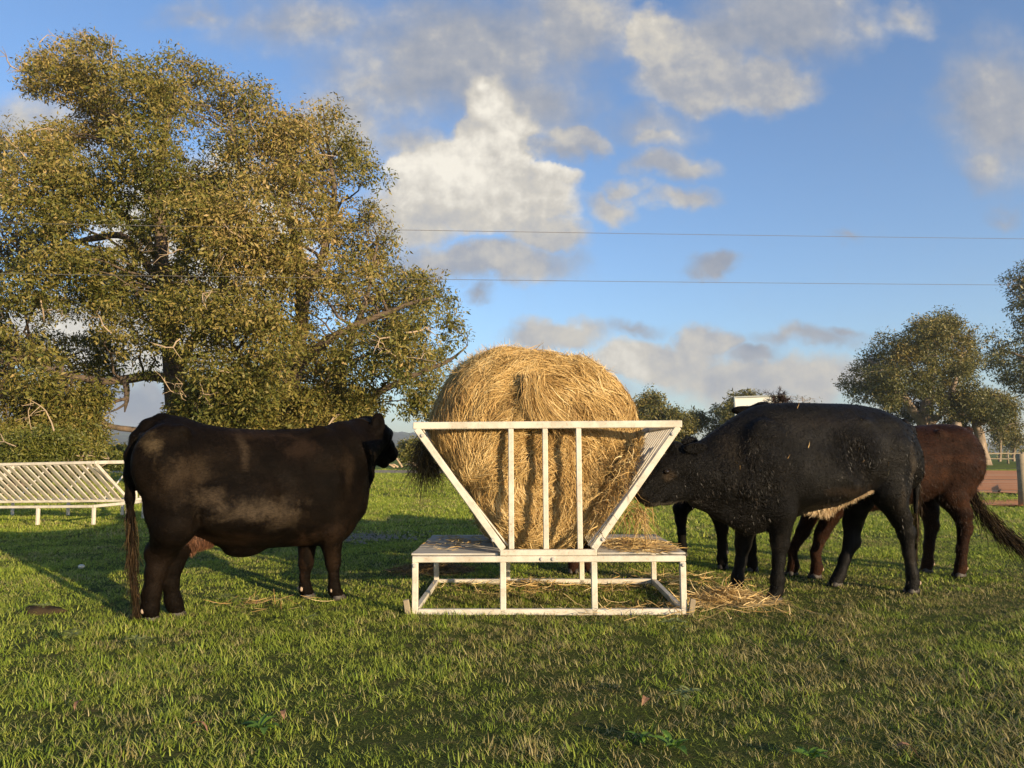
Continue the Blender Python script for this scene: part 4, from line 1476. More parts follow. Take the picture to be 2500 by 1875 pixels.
gp = G(1770, 1468)
straw_heap('spilled_hay', 'spilled hay lying by the black steer front hooves', 1200, (gp[0] + .02, gp[1], 0.0), (.42, .30), .10, M['straw'], 81)
gp = G(1560, 1492)
straw_heap('spilled_hay', 'thin hay scattered in front of the feeder', 240, (gp[0] + .3, gp[1] - .1, .02), (1.1, .35), .05, M['straw'], 82, .06, .25)
gp = G(640, 1485)
straw_heap('spilled_hay', 'few pale straws lying in grass below the left cow', 60, (gp[0], gp[1], .03), (.5, .3), .04, M['straw'], 83, .06, .3)
straw_heap('spilled_hay', 'hay litter on the grass underneath the feeder', 420, (fc[0] - .1, 6.75, .0), (.9, .42), .06, M['straw'], 84, .06, .22)
straw_heap('spilled_hay', 'hay strewn on the right deck of the feeder', 900, (fc[0] + .74, 6.05, .447), (.30, .5), .035, M['straw'], 85, .05, .22, .08)
straw_heap('spilled_hay', 'hay crumbs on the left deck of the feeder', 180, (fc[0] - .72, 6.3, .447), (.28, .55), .02, M['straw'], 86, .03, .14, .08)
straw_heap('spilled_hay', 'straws on the ground beyond the right feeder end', 220, (G(1600, 1420)[0] + .2, 7.0, 0.0), (.8, .6), .05, M['straw'], 87, .06, .24)
straw_heap('spilled_hay', 'dull hay heap on the grass left of the bale', 1500, (-.80, 7.6, 0.0), (.45, .35), .13, M['straw_dark'], 88, .06, .24)


def hanging_hay(name, label, a, b, n, rad, lens, mat, seed, droop=.9):
    r = np.random.default_rng(seed)
    t = r.uniform(0, 1, (n, 1))
    p = np.array(a) * (1 - t) + np.array(b) * t + r.normal(size=(n, 3)) * rad
    d = unit(r.normal(size=(n, 3)) * [.8, .5, .45] + [0, 0, -.5])
    o = hair_tuft(name, p, d, r.uniform(*lens, n), mat, None, droop, .006, 6, seed, .03)
    tag(o, label, 'hay', None, 'stuff')
    return o


hanging_hay('hanging_hay', 'dark ragged hay hanging over the left feeder side', P(1048, 1078, 6.5), P(1040, 1125, 6.55), 1300, [.05, .10, .07], (.06, .2), M['straw_dark'], 91, .9)
hanging_hay('hanging_hay', 'hay pulled out between side bars near the steer mouth', P(1566, 1232, 5.92), P(1550, 1258, 5.95), 130, [.045, .05, .025], (.08, .22), M['straw'], 92, .9)
hanging_hay('hanging_hay', 'golden hay bulging at the right side of the feeder', P(1530, 1100, 6.0), P(1440, 1275, 6.0), 2400, [.03, .16, .04], (.05, .16), M['straw'], 93, .5)

# ------------------------------------------------------------------ trees and bushes


def inside(poly, pts):
    x, y = pts[:, 0], pts[:, 1]
    poly = np.array(poly, float)
    r = np.zeros(len(pts), bool)
    j = len(poly) - 1
    for i_ in range(len(poly)):
        (xi, yi), (xj, yj) = poly[i_], poly[j]
        c = ((yi > y) != (yj > y)) & (x < (xj - xi) * (y - yi) / (yj - yi + 1e-9) + xi)
        r ^= c
        j = i_
    return r


def edge_dist(poly, pts):
    poly = np.array(poly, float)
    best = np.full(len(pts), 1e9)
    for a, b in zip(poly, np.roll(poly, -1, 0)):
        d = b - a
        t = np.clip(((pts - a) @ d) / (d @ d), 0, 1)
        best = np.minimum(best, np.linalg.norm(pts - a - t[:, None] * d, axis=1))
    return best


def leaves_mesh(name, centres, per, spread, leaf, seed, tone_c, droop=.55, aspect=.36):
    r = np.random.default_rng(seed)
    n = len(centres) * per
    c = np.repeat(centres, per, 0)
    off = r.normal(size=(n, 3))
    off = unit(off) * (r.uniform(0, 1, (n, 1)) ** .5) * np.repeat(spread, per)[:, None] * [1.15, 1.15, .8]
    p = c + off
    d = unit(r.normal(size=(n, 3)) + unit(off) * .7 + [0, 0, -droop])
    s = unit(np.cross(d, r.normal(size=(n, 3))))
    L = leaf * r.uniform(.4, 1.0, (n, 1)) * r.uniform(.7, 1.7, (n, 1))
    W = L * aspect
    nrm = np.cross(d, s)
    v = np.stack([p, p + d * L * .45 + s * W * .5 + nrm * W * .15, p + d * L, p + d * L * .45 - s * W * .5 + nrm * W * .15], 1).reshape(-1, 3)
    q = np.arange(n * 4).reshape(-1, 4)
    tone = np.clip(np.repeat(tone_c, per) + .17 * r.normal(size=n), 0, 1)
    return np_mesh(name, v, q, tone)


def crown_sites(poly, gaps, n, Y, thick, edge_px, seed, front=.25):
    """twig sites: boughs spread through the crown, leaves on the outside of each bough, a few between"""
    r = np.random.default_rng(seed)
    poly = np.array(poly, float)
    lo, hi = poly.min(0), poly.max(0)
    m = Y / F_PX
    area = 0.5 * abs(np.dot(poly[:, 0], np.roll(poly[:, 1], 1)) - np.dot(poly[:, 1], np.roll(poly[:, 0], 1)))
    rb = edge_px * .52
    K = int(3.0 * area / (PI * rb * rb))
    cs = np.zeros((0, 2))
    while len(cs) < K:
        pts = np.stack([r.uniform(lo[0], hi[0], 400), r.uniform(lo[1], hi[1], 400)], -1)
        pts = pts[inside(poly, pts)]
        e = edge_dist(poly, pts)
        pts = pts[e > rb * .35]
        for p in pts:
            if len(cs) == 0 or np.min(np.linalg.norm(cs - p, axis=1)) > rb * (.55 + .4 * r.uniform()) * (1 if len(cs) < K * .7 else .6):
                cs = np.concatenate([cs, p[None]])
        if r.uniform() < .02:
            break
    cs = cs[:K]
    e = edge_dist(poly, cs)
    T = thick * np.sqrt(np.clip(1 - (1 - np.clip(e / (edge_px * 2.2), 0, 1)) ** 2, 0.02, 1))
    u = r.uniform(-1, 1, len(cs))
    u = np.clip(np.sign(u) * np.abs(u) ** .5 - front * r.uniform(0, 1, len(cs)), -1, 1)
    yy = Y + u * T
    C = np.array([P(a, b, c) for (a, b), c in zip(cs, yy)])
    R = rb * m * r.uniform(.6, 1.25, len(cs)) * np.clip(.45 + e / (edge_px * .8), .5, 1)
    share = R ** 2 / (R ** 2).sum()
    out, bough = np.zeros((0, 3)), np.zeros(0)
    btone = r.normal(size=len(cs)) * .10
    while len(out) < n:
        i_ = r.choice(len(cs), 2 * n, p=share)
        d = unit(r.normal(size=(2 * n, 3)) + [0, 0, .25])
        w = C[i_] + d * (R[i_] * r.uniform(.45, 1.08, 2 * n) )[:, None] * [1.0, 1.0, .98] + r.normal(size=(2 * n, 3)) * R[i_][:, None] * .2
        rel = w - CAM
        c_, s_ = math.cos(PITCH), math.sin(PITCH)
        dep = rel[:, 1] * c_ + rel[:, 2] * s_
        px = np.stack([CX + F_PX * rel[:, 0] / dep, CY - F_PX * (rel[:, 2] * c_ - rel[:, 1] * s_) / dep], -1)
        ok = inside(poly, px) | (r.uniform(0, 1, len(px)) < .10)
        for (gx_, gy_, ga, gb) in gaps:
            g_ = ((px[:, 0] - gx_) / ga) ** 2 + ((px[:, 1] - gy_) / gb) ** 2
            ok &= (g_ > 1) | (r.uniform(0, 1, len(px)) < .04)
        out = np.concatenate([out, w[ok]])
        bough = np.concatenate([bough, btone[i_][ok]])
    global LAST_BOUGH
    LAST_BOUGH = bough[:n]
    return out[:n]


def limb_pts(rows):
    return [(P(px, py, Y), r) for px, py, Y, r in rows]


def densify(rows, step, seed, wob=.3):
    r = np.random.default_rng(seed)
    p = np.array([a for a, _ in rows])
    rad = np.array([b for _, b in rows])
    seg = np.linalg.norm(np.diff(p, axis=0), axis=1)
    cum = np.concatenate([[0], np.cumsum(seg)])
    n = max(4, int(cum[-1] / step))
    t = np.linspace(0, cum[-1], n)
    q = np.stack([np.interp(t, cum, p[:, j]) for j in range(3)], -1)
    ker = np.array([.25, .5, .25])
    for _ in range(2):
        q[1:-1] = .25 * q[:-2] + .5 * q[1:-1] + .25 * q[2:]
    rr = np.interp(t, cum, rad)
    w = r.normal(size=q.shape) * rr[:, None] * wob
    w[0] = 0
    return q + w, rr * r.uniform(.92, 1.1, n)


def tree(name, label, cat, Y, poly, gaps, limbs, nsites, per, leaf, spread, thick, edge_px, seed, mat, bark='bark', twigs=140, dead=0,
         group=None, tone0=.5, base_px=None, aspect=.36, branch_r=.05, more=()):
    r = np.random.default_rng(seed)
    sites = crown_sites(poly, gaps, nsites, Y, thick, edge_px, seed)
    bt = LAST_BOUGH.copy()
    for (px, py, Y2, rad, n2) in more:
        c = P(px, py, Y2)
        sites = np.concatenate([sites, c + unit(r.normal(size=(n2, 3))) * r.uniform(0, 1, (n2, 1)) ** .5 * rad * [1, 1, .75]])
    first = limbs[0]
    b0 = P(*first[0][:3])
    root = thing(name, (b0[0], b0[1], 0.0), label, cat, 0, group)
    o = np.array([b0[0], b0[1], 0.0])
    skel_p, skel_r = [], []
    mb_t, mb_b = MB(), MB()
    trunk_made = []
    for li, rows in enumerate(limbs):
        q, rr = densify(limb_pts(rows), max(.25, rows[0][3] * 1.5), seed + li, .12)
        mb = MB().tube(q - o, rr, 9 if rows[0][3] > .1 else 6)
        skel_p.append(q)
        skel_r.append(rr)
        kind = 'trunk' if rows[0][1] > 1000 and rows[0][3] > .15 and q[0][2] < 1.0 else 'limb'
        mb.build(kind, M[bark], root, True)
    sp, sr = np.concatenate(skel_p), np.concatenate(skel_r)
    # boughs out to the twig sites
    mbb = MB()
    pick = r.choice(len(sites), min(twigs, len(sites)), replace=False)
    for i_ in pick:
        e = sites[i_]
        dd = np.linalg.norm((sp - e) * [1, 1, 1.2], axis=1) + np.where(sp[:, 2] > e[2] - .2, 1.5, 0)
        j = int(np.argmin(dd))
        a = sp[j]
        L = np.linalg.norm(e - a)
        if L > thick * 2.6:
            continue
        mid = (a + e) / 2 + r.normal(size=3) * L * .10 + np.array([0, 0, L * .10])
        r0 = min(sr[j] * .6, branch_r * (.5 + L / 5))
        t = np.linspace(0, 1, 7)[:, None]
        q = a * (1 - t) ** 2 + 2 * mid * t * (1 - t) + e * t ** 2
        q[1:-1] += r.normal(size=(5, 3)) * L * .018
        mbb.tube(q - o, np.linspace(r0, max(.012, r0 * .25), 7), 5, False)
        for _ in range(2):
            k0 = r.integers(2, 6)
            e2 = q[k0] + unit(r.normal(size=3) + [0, 0, -.1]) * L * r.uniform(.18, .35)
            m2 = (q[k0] + e2) / 2 + r.normal(size=3) * L * .04
            mbb.tube([q[k0] - o, m2 - o, e2 - o], [r0 * .4, r0 * .28, .008], 4, False)
    if mbb.v:
        tag(mbb.build('boughs', M[bark], root, True), kind='stuff')
    if dead:
        mbd = MB()
        for i_ in r.choice(len(sites), dead, replace=False):
            e = sites[i_] + np.array([0, -.5, 0])
            a = e.copy()
            d = unit(r.normal(size=3) + [0, -.3, -.3])
            pts = [a]
            for _ in range(5):
                d = unit(d + .45 * r.normal(size=3))
                pts.append(pts[-1] + d * r.uniform(.12, .35))
            mbd.tube(np.array(pts) - o, np.linspace(.03, .008, 6) * r.uniform(.5, 1.1), 5, False)
            for _ in range(3):
                k0 = r.integers(1, 5)
                d2 = unit(d + r.normal(size=3))
                mbd.tube([pts[k0] - o, pts[k0] + d2 * .2 - o, pts[k0] + d2 * .38 + r.normal(size=3) * .06 - o], [.014, .01, .004], 4, False)
        tag(mbd.build('dead_twigs', M['twig'], root, True), kind='stuff')
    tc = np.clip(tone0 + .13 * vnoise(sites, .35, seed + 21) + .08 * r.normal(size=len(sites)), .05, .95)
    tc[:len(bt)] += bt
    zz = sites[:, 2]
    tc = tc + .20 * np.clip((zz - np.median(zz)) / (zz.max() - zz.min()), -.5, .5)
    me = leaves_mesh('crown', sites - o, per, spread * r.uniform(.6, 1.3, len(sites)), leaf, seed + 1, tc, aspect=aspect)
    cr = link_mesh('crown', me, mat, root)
    return root


BIG = [(-260, 420), (-120, 380), (0, 400), (20, 345), (90, 300), (150, 290), (140, 245), (60, 270), (45, 215), (40, 150), (90, 125), (130, 120), (150, 90),
       (225, 82), (250, 105), (310, 115), (300, 160), (320, 135), (400, 125), (440, 110), (470, 120), (540, 160), (560, 190), (640, 205),
       (690, 250), (720, 300), (745, 245), (790, 230), (830, 260), (850, 310), (900, 340), (930, 390), (965, 430), (950, 470), (930, 500), (950, 540),
       (980, 600), (970, 640), (1000, 670), (1040, 665), (1080, 700), (1120, 740), (1118, 790), (1160, 820), (1150, 860), (1100, 880), (1110, 930), (1065, 970),
       (1060, 1010), (1000, 1040), (985, 1000), (960, 980), (900, 1000), (860, 1060), (700, 1070), (560, 1060), (440, 1040), (430, 960),
       (400, 920), (300, 925), (270, 960), (250, 1010), (240, 1080), (100, 1120), (-50, 1120), (-260, 1080)]
GAPS = [(300, 640, 26, 14), (540, 700, 14, 22), (455, 800, 18, 24), (150, 690, 28, 12), (660, 660, 16, 10), (820, 800, 20, 14), (890, 860, 26, 20), (560, 880, 16, 12), (770, 440, 12, 14), (640, 400, 10, 12), (930, 560, 16, 10), (110, 480, 18, 10), (245, 580, 75, 34), (320, 520, 40, 22), (410, 600, 22, 40), (180, 800, 60, 22), (360, 1000, 75, 62), (30, 1010, 40, 40), (60, 800, 26, 30), (690, 560, 26, 26), (770, 610, 50, 20),
        (385, 880, 22, 26), (640, 1035, 18, 28), (1060, 820, 28, 40), (860, 520, 26, 16), (940, 930, 24, 28), (985, 985, 20, 30), (360, 330, 14, 12), (700, 760, 22, 16), (500, 420, 12, 12),
        (205, 860, 26, 20), (630, 300, 10, 14), (860, 690, 12, 14), (1000, 960, 14, 16), (580, 760, 14, 10), (330, 240, 16, 20), (160, 270, 30, 22), (590, 500, 12, 14), (470, 640, 14, 16)]
MORE = [(x, y, Y_, rr_, n_) for x, y, Y_, rr_, n_ in [(470, 1010, 24.4, .75, 110), (540, 1035, 24.2, .8, 110), (600, 1010, 24, .9, 130), (650, 1050, 24, .5, 60), (560, 960, 24, .9, 130), (500, 950, 24.2, .8, 110),
    (640, 960, 24, .8, 100), (760, 985, 24.2, .8, 110), (790, 1030, 24.2, .7, 100), (850, 1020, 24.4, .6, 80), (880, 985, 24.5, .7, 80), (730, 1040, 24, .4, 40), (90, 980, 24, .9, 120), (150, 1030, 23.8, .8, 110), (200, 1060, 23.8, .7, 100), (215, 980, 24, .6, 80), (30, 1060, 23.6, .8, 100), (100, 1080, 23.6, .7, 100),
    (1030, 980, 24.3, .4, 16), (1045, 940, 24.3, .45, 22), (1000, 1000, 24.3, .3, 12), (1050, 1010, 24.2, .25, 10)]]
LIMBS = [
    [(468, 1200, 26, .50), (452, 1080, 26, .42), (440, 1000, 26, .38), (430, 915, 26, .33), (412, 820, 26, .27), (402, 720, 26, .24), (396, 620, 26, .22), (388, 520, 26, .20), (384, 430, 26, .16), (400, 330, 26.3, .11), (430, 220, 26.5, .05)],
    [(700, 1200, 25, .44), (694, 1110, 25, .40), (692, 1030, 25, .36), (712, 930, 25, .27), (735, 820, 25.2, .22), (742, 700, 25.3, .2), (728, 600, 25.3, .17), (700, 500, 25.3, .13), (690, 380, 25.3, .08), (740, 280, 25.2, .04)],
    [(800, 1190, 26.5, .30), (815, 1060, 26.4, .22), (824, 960, 26.3, .17), (850, 840, 26.2, .12), (900, 720, 26, .08), (920, 600, 26, .04)],
    [(436, 950, 26, .22), (418, 922, 25.6, .19), (370, 912, 25.2, .17), (310, 928, 24.9, .15), (250, 936, 24.7, .13), (180, 920, 24.5, .10), (90, 900, 24.2, .05)],
    [(306, 930, 24.9, .11), (314, 952, 24.8, .10), (312, 975, 24.8, .085), (308, 990, 24.8, .05), (304, 1006, 24.8, .02)],
    [(312, 972, 24.8, .07), (296, 973, 24.7, .06), (278, 982, 24.7, .045)],
    [(311, 982, 24.8, .05), (296, 996, 24.7, .04), (270, 1006, 24.7, .015)],
    [(396, 640, 26, .17), (372, 610, 25.5, .15), (345, 580, 25.2, .15), (318, 545, 24.8, .13), (260, 480, 24.4, .09), (170, 430, 24, .05), (90, 400, 23.8, .02)],
    [(392, 560, 26, .14), (350, 440, 26, .12), (290, 300, 26, .09), (235, 200, 26, .06), (200, 110, 26, .02)],
    [(400, 700, 26, .15), (300, 570, 26, .13), (180, 590, 25.6, .10), (60, 640, 25.2, .06), (-40, 700, 25, .03)],
    [(440, 990, 26, .2), (400, 1060, 25.5, .14), (250, 1040, 25, .08), (120, 900, 24.3, .08), (60, 850, 24, .07), (0, 940, 23.8, .04)],
    [(720, 900, 25, .2), (800, 830, 24.6, .14), (900, 780, 24.3, .1), (1000, 740, 24.2, .07), (1080, 720, 24.2, .03)],
    [(815, 1090, 26.3, .16), (860, 1010, 25.2, .13), (929, 953, 24.6, .12), (992, 925, 24.4, .10), (1031, 906, 24.3, .085), (1094, 886, 24.2, .06), (1140, 845, 24.1, .02)],
    [(735, 760, 25.3, .16), (790, 620, 25, .12), (820, 470, 25, .09), (800, 360, 25, .05), (790, 270, 25, .02)],
    [(430, 900, 26, .18), (520, 760, 25.4, .15), (580, 600, 25, .12), (590, 430, 25, .08), (560, 280, 25, .04)],
    [(694, 1060, 25, .25), (650, 960, 24.6, .16), (600, 880, 24.2, .10), (560, 830, 24, .05)],
]
tree('gum_tree', 'huge spreading olive gum tree behind the left cow, filling the upper left', 'tree', 25.5, BIG, GAPS, LIMBS, 8600, 44, .145, .38, 4.2, 130, 101,
     M['leaf'], 'bark_dark', 330, 120, tone0=.44, aspect=.36, more=MORE)

# a neighbouring gum whose crown edge shows at the left margin
tree('gum_tree', 'tall gum tree cut off by the left edge, behind the huge tree', 'tree', 38, [(-330, 250), (-60, 270), (-10, 300), (30, 330), (52, 350), (40, 430), (-40, 480), (-330, 470)], [],
     [[(-160, 1150, 38, .5), (-140, 700, 38, .3), (-110, 400, 38, .1)], [(-140, 600, 38, .2), (-60, 420, 38, .1), (10, 360, 38, .03)]],
     700, 45, .19, .6, 2.5, 80, 131, M['leaf_far'], 'bark', 60, tone0=.4)

BUSHY = [(-160, 1050), (20, 1040), (70, 1055), (120, 1040), (180, 1052), (250, 1085), (300, 1100), (310, 1150), (150, 1180), (-160, 1180)]
tree('bush', 'yellow green bush behind the empty slatted feeder', 'bush', 20.5, BUSHY, [], [[(60, 1185, 20.5, .09), (50, 1120, 20.5, .06), (80, 1070, 20.5, .02)], [(160, 1185, 20.5, .08), (190, 1120, 20.5, .05), (230, 1100, 20.5, .02)]],
     620, 60, .10, .28, 1.1, 60, 151, M['leaf_bush'], 'bark', 40, 14, tone0=.5)
tree('bush', 'round distant bush just left of the cow rump', 'bush', 36, [(228, 1112), (250, 1094), (285, 1088), (330, 1095), (340, 1135), (228, 1140)], [],
     [[(290, 1145, 36, .08), (285, 1110, 36, .03)]], 130, 50, .17, .32, 1.0, 30, 161, M['leaf_bush'], 'bark', 12, tone0=.6)
tree('bush', 'small yellow bush far off between the cow head and the bale', 'bush', 62, [(972, 1085), (990, 1070), (1025, 1072), (1045, 1100), (1040, 1132), (970, 1130)], [],
     [[(1005, 1142, 62, .12), (1003, 1100, 62, .04)]], 120, 50, .26, .5, 1.6, 24, 171, M['leaf_bush'], 'bark', 12, tone0=.6)

# trees on the right
tree('gum_tree', 'broad dark gum tree with pale trunk, tallest beyond the brown cow', 'tree', 74,
     [(2040, 950), (2055, 905), (2090, 890), (2120, 860), (2130, 825), (2160, 812), (2185, 825), (2195, 840), (2200, 800), (2240, 770), (2310, 760), (2350, 785), (2385, 805), (2400, 850), (2390, 900),
      (2395, 950), (2360, 990), (2330, 1010), (2290, 1030), (2250, 1060), (2210, 1030), (2150, 1000), (2090, 985), (2050, 978)],
     [(2400, 1065, 34, 52), (2235, 895, 26, 10), (2215, 975, 12, 26), (2290, 880, 12, 8), (2100, 965, 16, 10), (2270, 985, 14, 12)],
     [[(2250, 1140, 74, .95), (2252, 1080, 74, .8), (2256, 1030, 74, .7), (2265, 960, 74, .5), (2280, 880, 74, .35), (2290, 800, 74, .12)],
      [(2258, 1040, 74, .5), (2215, 990, 73, .45), (2205, 960, 73, .35), (2165, 900, 73, .2), (2120, 880, 73, .08)],
      [(2256, 1045, 74, .5), (2300, 1010, 73, .3), (2330, 940, 73, .2), (2350, 860, 73, .08)],
      [(2320, 1140, 70, .8), (2334, 1105, 70, .75), (2340, 1065, 70, .6), (2335, 1030, 70, .4)]],
     1500, 48, .28, .75, 6.0, 62, 201, M['leaf_far'], 'bark', 130, tone0=.36)
tree('gum_tree', 'gum tree with straight cream trunk by the far post and rail fence', 'tree', 72,
     [(2280, 1060), (2310, 1030), (2330, 975), (2380, 955), (2440, 945), (2480, 985), (2490, 1040), (2450, 1060), (2405, 1062), (2380, 1030), (2350, 1065), (2300, 1085)], [(2400, 1072, 36, 50)],
     [[(2402, 1143, 72, .78), (2400, 1122, 72, .60), (2397, 1080, 72, .52), (2393, 1030, 72, .44), (2380, 1000, 72, .25), (2350, 990, 72, .1)],
      [(2394, 1035, 72, .35), (2420, 990, 72, .2), (2445, 970, 72, .06)], [(2393, 1015, 72, .3), (2355, 1005, 71.5, .24), (2335, 1012, 71.3, .1)]],
     520, 65, .24, .7, 3.5, 40, 221, M['leaf_far'], 'bark', 50, tone0=.33)
tree('gum_tree', 'tall dark gum tree cut off by the right edge', 'tree', 84,
     [(2432, 700), (2448, 680), (2470, 665), (2490, 645), (2560, 600), (2800, 620), (2800, 1050), (2560, 1060), (2500, 1000), (2480, 965), (2445, 930), (2400, 910), (2395, 870), (2420, 845), (2400, 815), (2425, 795), (2450, 820), (2478, 800), (2470, 770), (2440, 735)],
     [(2400, 1065, 34, 50), (2455, 955, 14, 12), (2470, 790, 14, 12)],
     [[(2620, 1145, 84, .8), (2610, 1000, 84, .6), (2590, 850, 84, .4), (2570, 700, 84, .15)], [(2605, 960, 84, .35), (2520, 880, 84, .2), (2440, 850, 84, .08)], [(2590, 850, 84, .3), (2520, 760, 84, .15), (2460, 700, 84, .05)]],
     1400, 45, .36, .9, 5.0, 70, 241, M['leaf_far'], 'bark', 110, tone0=.26)
tree('gum_tree', 'leafy gum tree in the distance just right of the bale', 'tree', 84,
     [(1540, 1000), (1562, 970), (1580, 960), (1612, 962), (1618, 985), (1625, 1000), (1640, 975), (1652, 1000), (1680, 1005), (1700, 1000), (1716, 995), (1722, 1015), (1728, 1040), (1700, 1050), (1690, 1085), (1640, 1100), (1560, 1100), (1530, 1060)],
     [(1632, 985, 8, 10), (1706, 1065, 14, 14)],
     [[(1640, 1150, 84, .45), (1645, 1090, 84, .32), (1640, 1040, 84, .2), (1600, 990, 84, .1)], [(1645, 1095, 84, .22), (1680, 1060, 84, .16), (1705, 1020, 84, .08)]],
     700, 45, .34, .8, 4.0, 45, 261, M['leaf_far'], 'bark', 60, tone0=.36)
tree('gum_tree', 'distant gum tree behind the white board', 'tree', 82,
     [(1715, 1080), (1728, 1050), (1735, 1020), (1745, 1000), (1742, 985), (1775, 985), (1780, 968), (1800, 960), (1815, 955), (1850, 960), (1860, 975), (1870, 1010), (1850, 1090), (1740, 1100)],
     [(1760, 1030, 6, 8)],
     [[(1800, 1150, 82, .5), (1798, 1080, 82, .35), (1800, 1010, 82, .15)], [(1798, 1070, 82, .2), (1765, 1040, 82, .12), (1745, 1010, 82, .05)]],
     520, 45, .34, .75, 4.0, 40, 281, M['leaf_far'], 'bark', 50, tone0=.36)
for i_, (px, w_, hgt, Y_, lab) in enumerate([(2440, 26, 1035, 100, 'slender far tree right of the cream trunk'), (2474, 20, 1040, 104, 'thin far tree under the tall dark gum'),
                                             (1955, 70, 968, 120, 'pinkish bare treetop just above the steer back')]):
    tree('gum_tree' if i_ < 2 else 'bare_tree', lab, 'tree', Y_, [(px - w_, hgt + 40), (px - w_ * .6, hgt), (px + w_ * .4, hgt - 6), (px + w_, hgt + 35), (px, hgt + 60)], [],
         [[(px, 1140, Y_, .22), (px + 3, 1060, Y_, .14), (px + 5, hgt, Y_, .05)]], 90 if i_ < 2 else 26, 30 if i_ < 2 else 10, .35, .8, 2.0, 25, 300 + i_, M['leaf_far'], 'bark', 20 if i_ < 2 else 60, tone0=.4)

# far scrub belt that reads as one mass along the horizon
r_ = np.random.default_rng(333)
n_ = 1800
sx = r_.uniform(-420, 420, n_)
sy = r_.uniform(150, 260, n_) 
sz = np.abs(r_.normal(size=n_)) * 1.0 * (1.4 + .9 * vnoise(np.stack([sx, sy, 0 * sx], -1), .035, 7)) + .3
tag(link_mesh('distant_scrub', leaves_mesh('distant_scrub', np.stack([sx, sy, sz], -1), 18, np.full(n_, 2.0), .9, 335, np.clip(.45 + .2 * r_.normal(size=n_), 0, 1), aspect=.6), M['leaf_far']),
    'belt of low scrub along the far paddock edge', 'scrub', None, 'stuff')

# shaggy palm whose head shows over the steer's back
pr = np.random.default_rng(401)
pc = P(1900, 983, 22)
palm = thing('palm_tree', (pc[0], pc[1], 0.0), 'small brown shaggy palm head poking above the steer back', 'tree')
MB().tube([(0, 0, 0), (.05, 0, pc[2] * .5), (0, 0, pc[2])], [.13, .12, .11], 9).build('trunk', M['bark_dark'], palm, True)
for k_ in range(34):
    a = pr.uniform(0, 2 * PI)
    el = pr.uniform(.0, 1.3)
    L = pr.uniform(.45, .80)
    d = np.array([math.cos(a) * math.cos(el), math.sin(a) * math.cos(el), math.sin(el)])
    t = np.linspace(0, 1, 9)[:, None]
    q = np.array([0, 0, pc[2]]) + d * L * t + np.array([0, 0, -.42]) * t ** 2.2
    n2 = 26
    u_ = pr.uniform(.2, 1, n2)
    bp = np.stack([np.interp(u_, t[:, 0], q[:, j]) for j in range(3)], -1)
    dd = unit(d[None] * .6 + pr.normal(size=(n2, 3)) * .6 + [0, 0, -.4])
    path = bp[:, None] + dd[:, None] * np.linspace(0, .15, 3)[None, :, None]
    v1, q1, _ = ribbons(path, np.tile([.014, .012, .004], (n2, 1)), unit(np.cross(dd, pr.normal(size=(n2, 3)))))
    v2, q2, _ = ribbons(q[None], np.full((1, 9), .025), np.array([[-d[1], d[0], 0.01]]))
    link_mesh('frond', np_mesh('frond', np.concatenate([v1, v2]), np.concatenate([q1, q2 + len(v1)]), np.full(len(q1) + len(q2), pr.uniform(.2, .7))), M['frond'] if 'frond' in M else M['hair_brown'], palm)

# ------------------------------------------------------------------ fences, sign board, wires
fp = G(2499, 1236)
pad = thing('wire_fence', (fp[0], fp[1], 0), 'timber post and wire fence in front of the red dirt road', 'fence')
posts = [(0.0, 0.0), (-3.6, 1.3), (-7.2, 2.6), (3.2, -1.1), (6.6, -2.3)]
for k_, (dx, dy) in enumerate(posts):
    rr = .095 if k_ == 0 else .075
    MB().tube([(dx, dy, -.1), (dx + .01, dy, .6), (dx, dy, 1.16), (dx, dy, 1.175)], [rr * 1.05, rr, rr * .97, rr * .85], 12).build('post', M['wood'], pad, True)
M['wire'] = mat_flat('dull wire', (0.09, 0.085, 0.08), .5, .5)
for z in (.36, .60, .84, 1.06):
    line = sorted(posts)
    for (a, b) in zip(line[:-1], line[1:]):
        t = np.linspace(0, 1, 5)
        MB().tube([(a[0] + (b[0] - a[0]) * u, a[1] + (b[1] - a[1]) * u - .085, z - .02 * math.sin(PI * u)) for u in t], [.004] * 5, 4).build('wire', M['wire'], pad)

ff = P(-200, 1128, 76)
far = thing('rail_fence', (0, 0, 0), 'grey post and rail fence along the far side of the paddock', 'fence')
fx = np.arange(-58, 62, 3.6)
fy = 77 + 4 * np.sin(fx * .04)
for x, y in zip(fx, fy):
    MB().tube([(x, y, -.1), (x, y, 1.32)], [.11, .10], 7).build('post', M['wood'], far, True)
for z in (.55, 1.1):
    for i_ in range(len(fx) - 1):
        MB().bar((fx[i_], fy[i_] - .13, z), (fx[i_ + 1], fy[i_ + 1] - .13, z + random.uniform(-.04, .04)), .05, .13, (0, 0, 1)).build('rail', M['wood'], far)
pb = G(2436, 1132)
po = MB().tube([(0, 0, -.1), (.02, 0, .7), (.02, 0, 1.25)], [.2, .18, .17], 10).build('fence_post', M['wood'], None, True)
po.location = (pb[0], pb[1] - 4, 0)
tag(po, 'thick lone timber post standing right of the cream tree trunk', 'post')

# dead branches lying at the edge of the paddock
dl = thing('fallen_branch', tuple(G(1040, 1146)), 'bleached fallen branch on the ground far behind the hay', 'branch')
q_ = MB()
for k_ in range(9):
    a = np.array([random.uniform(-2.2, 1.2), random.uniform(-.4, .4), .15])
    d = np.array([random.uniform(-.6, 1), random.uniform(-.2, .2), random.uniform(.1, .7)])
    q_.tube([a, a + d * .8 + [0, 0, .1], a + d * 1.7], [.09, .06, .02], 6)
q_.build('bough', M['twig'], dl, True)

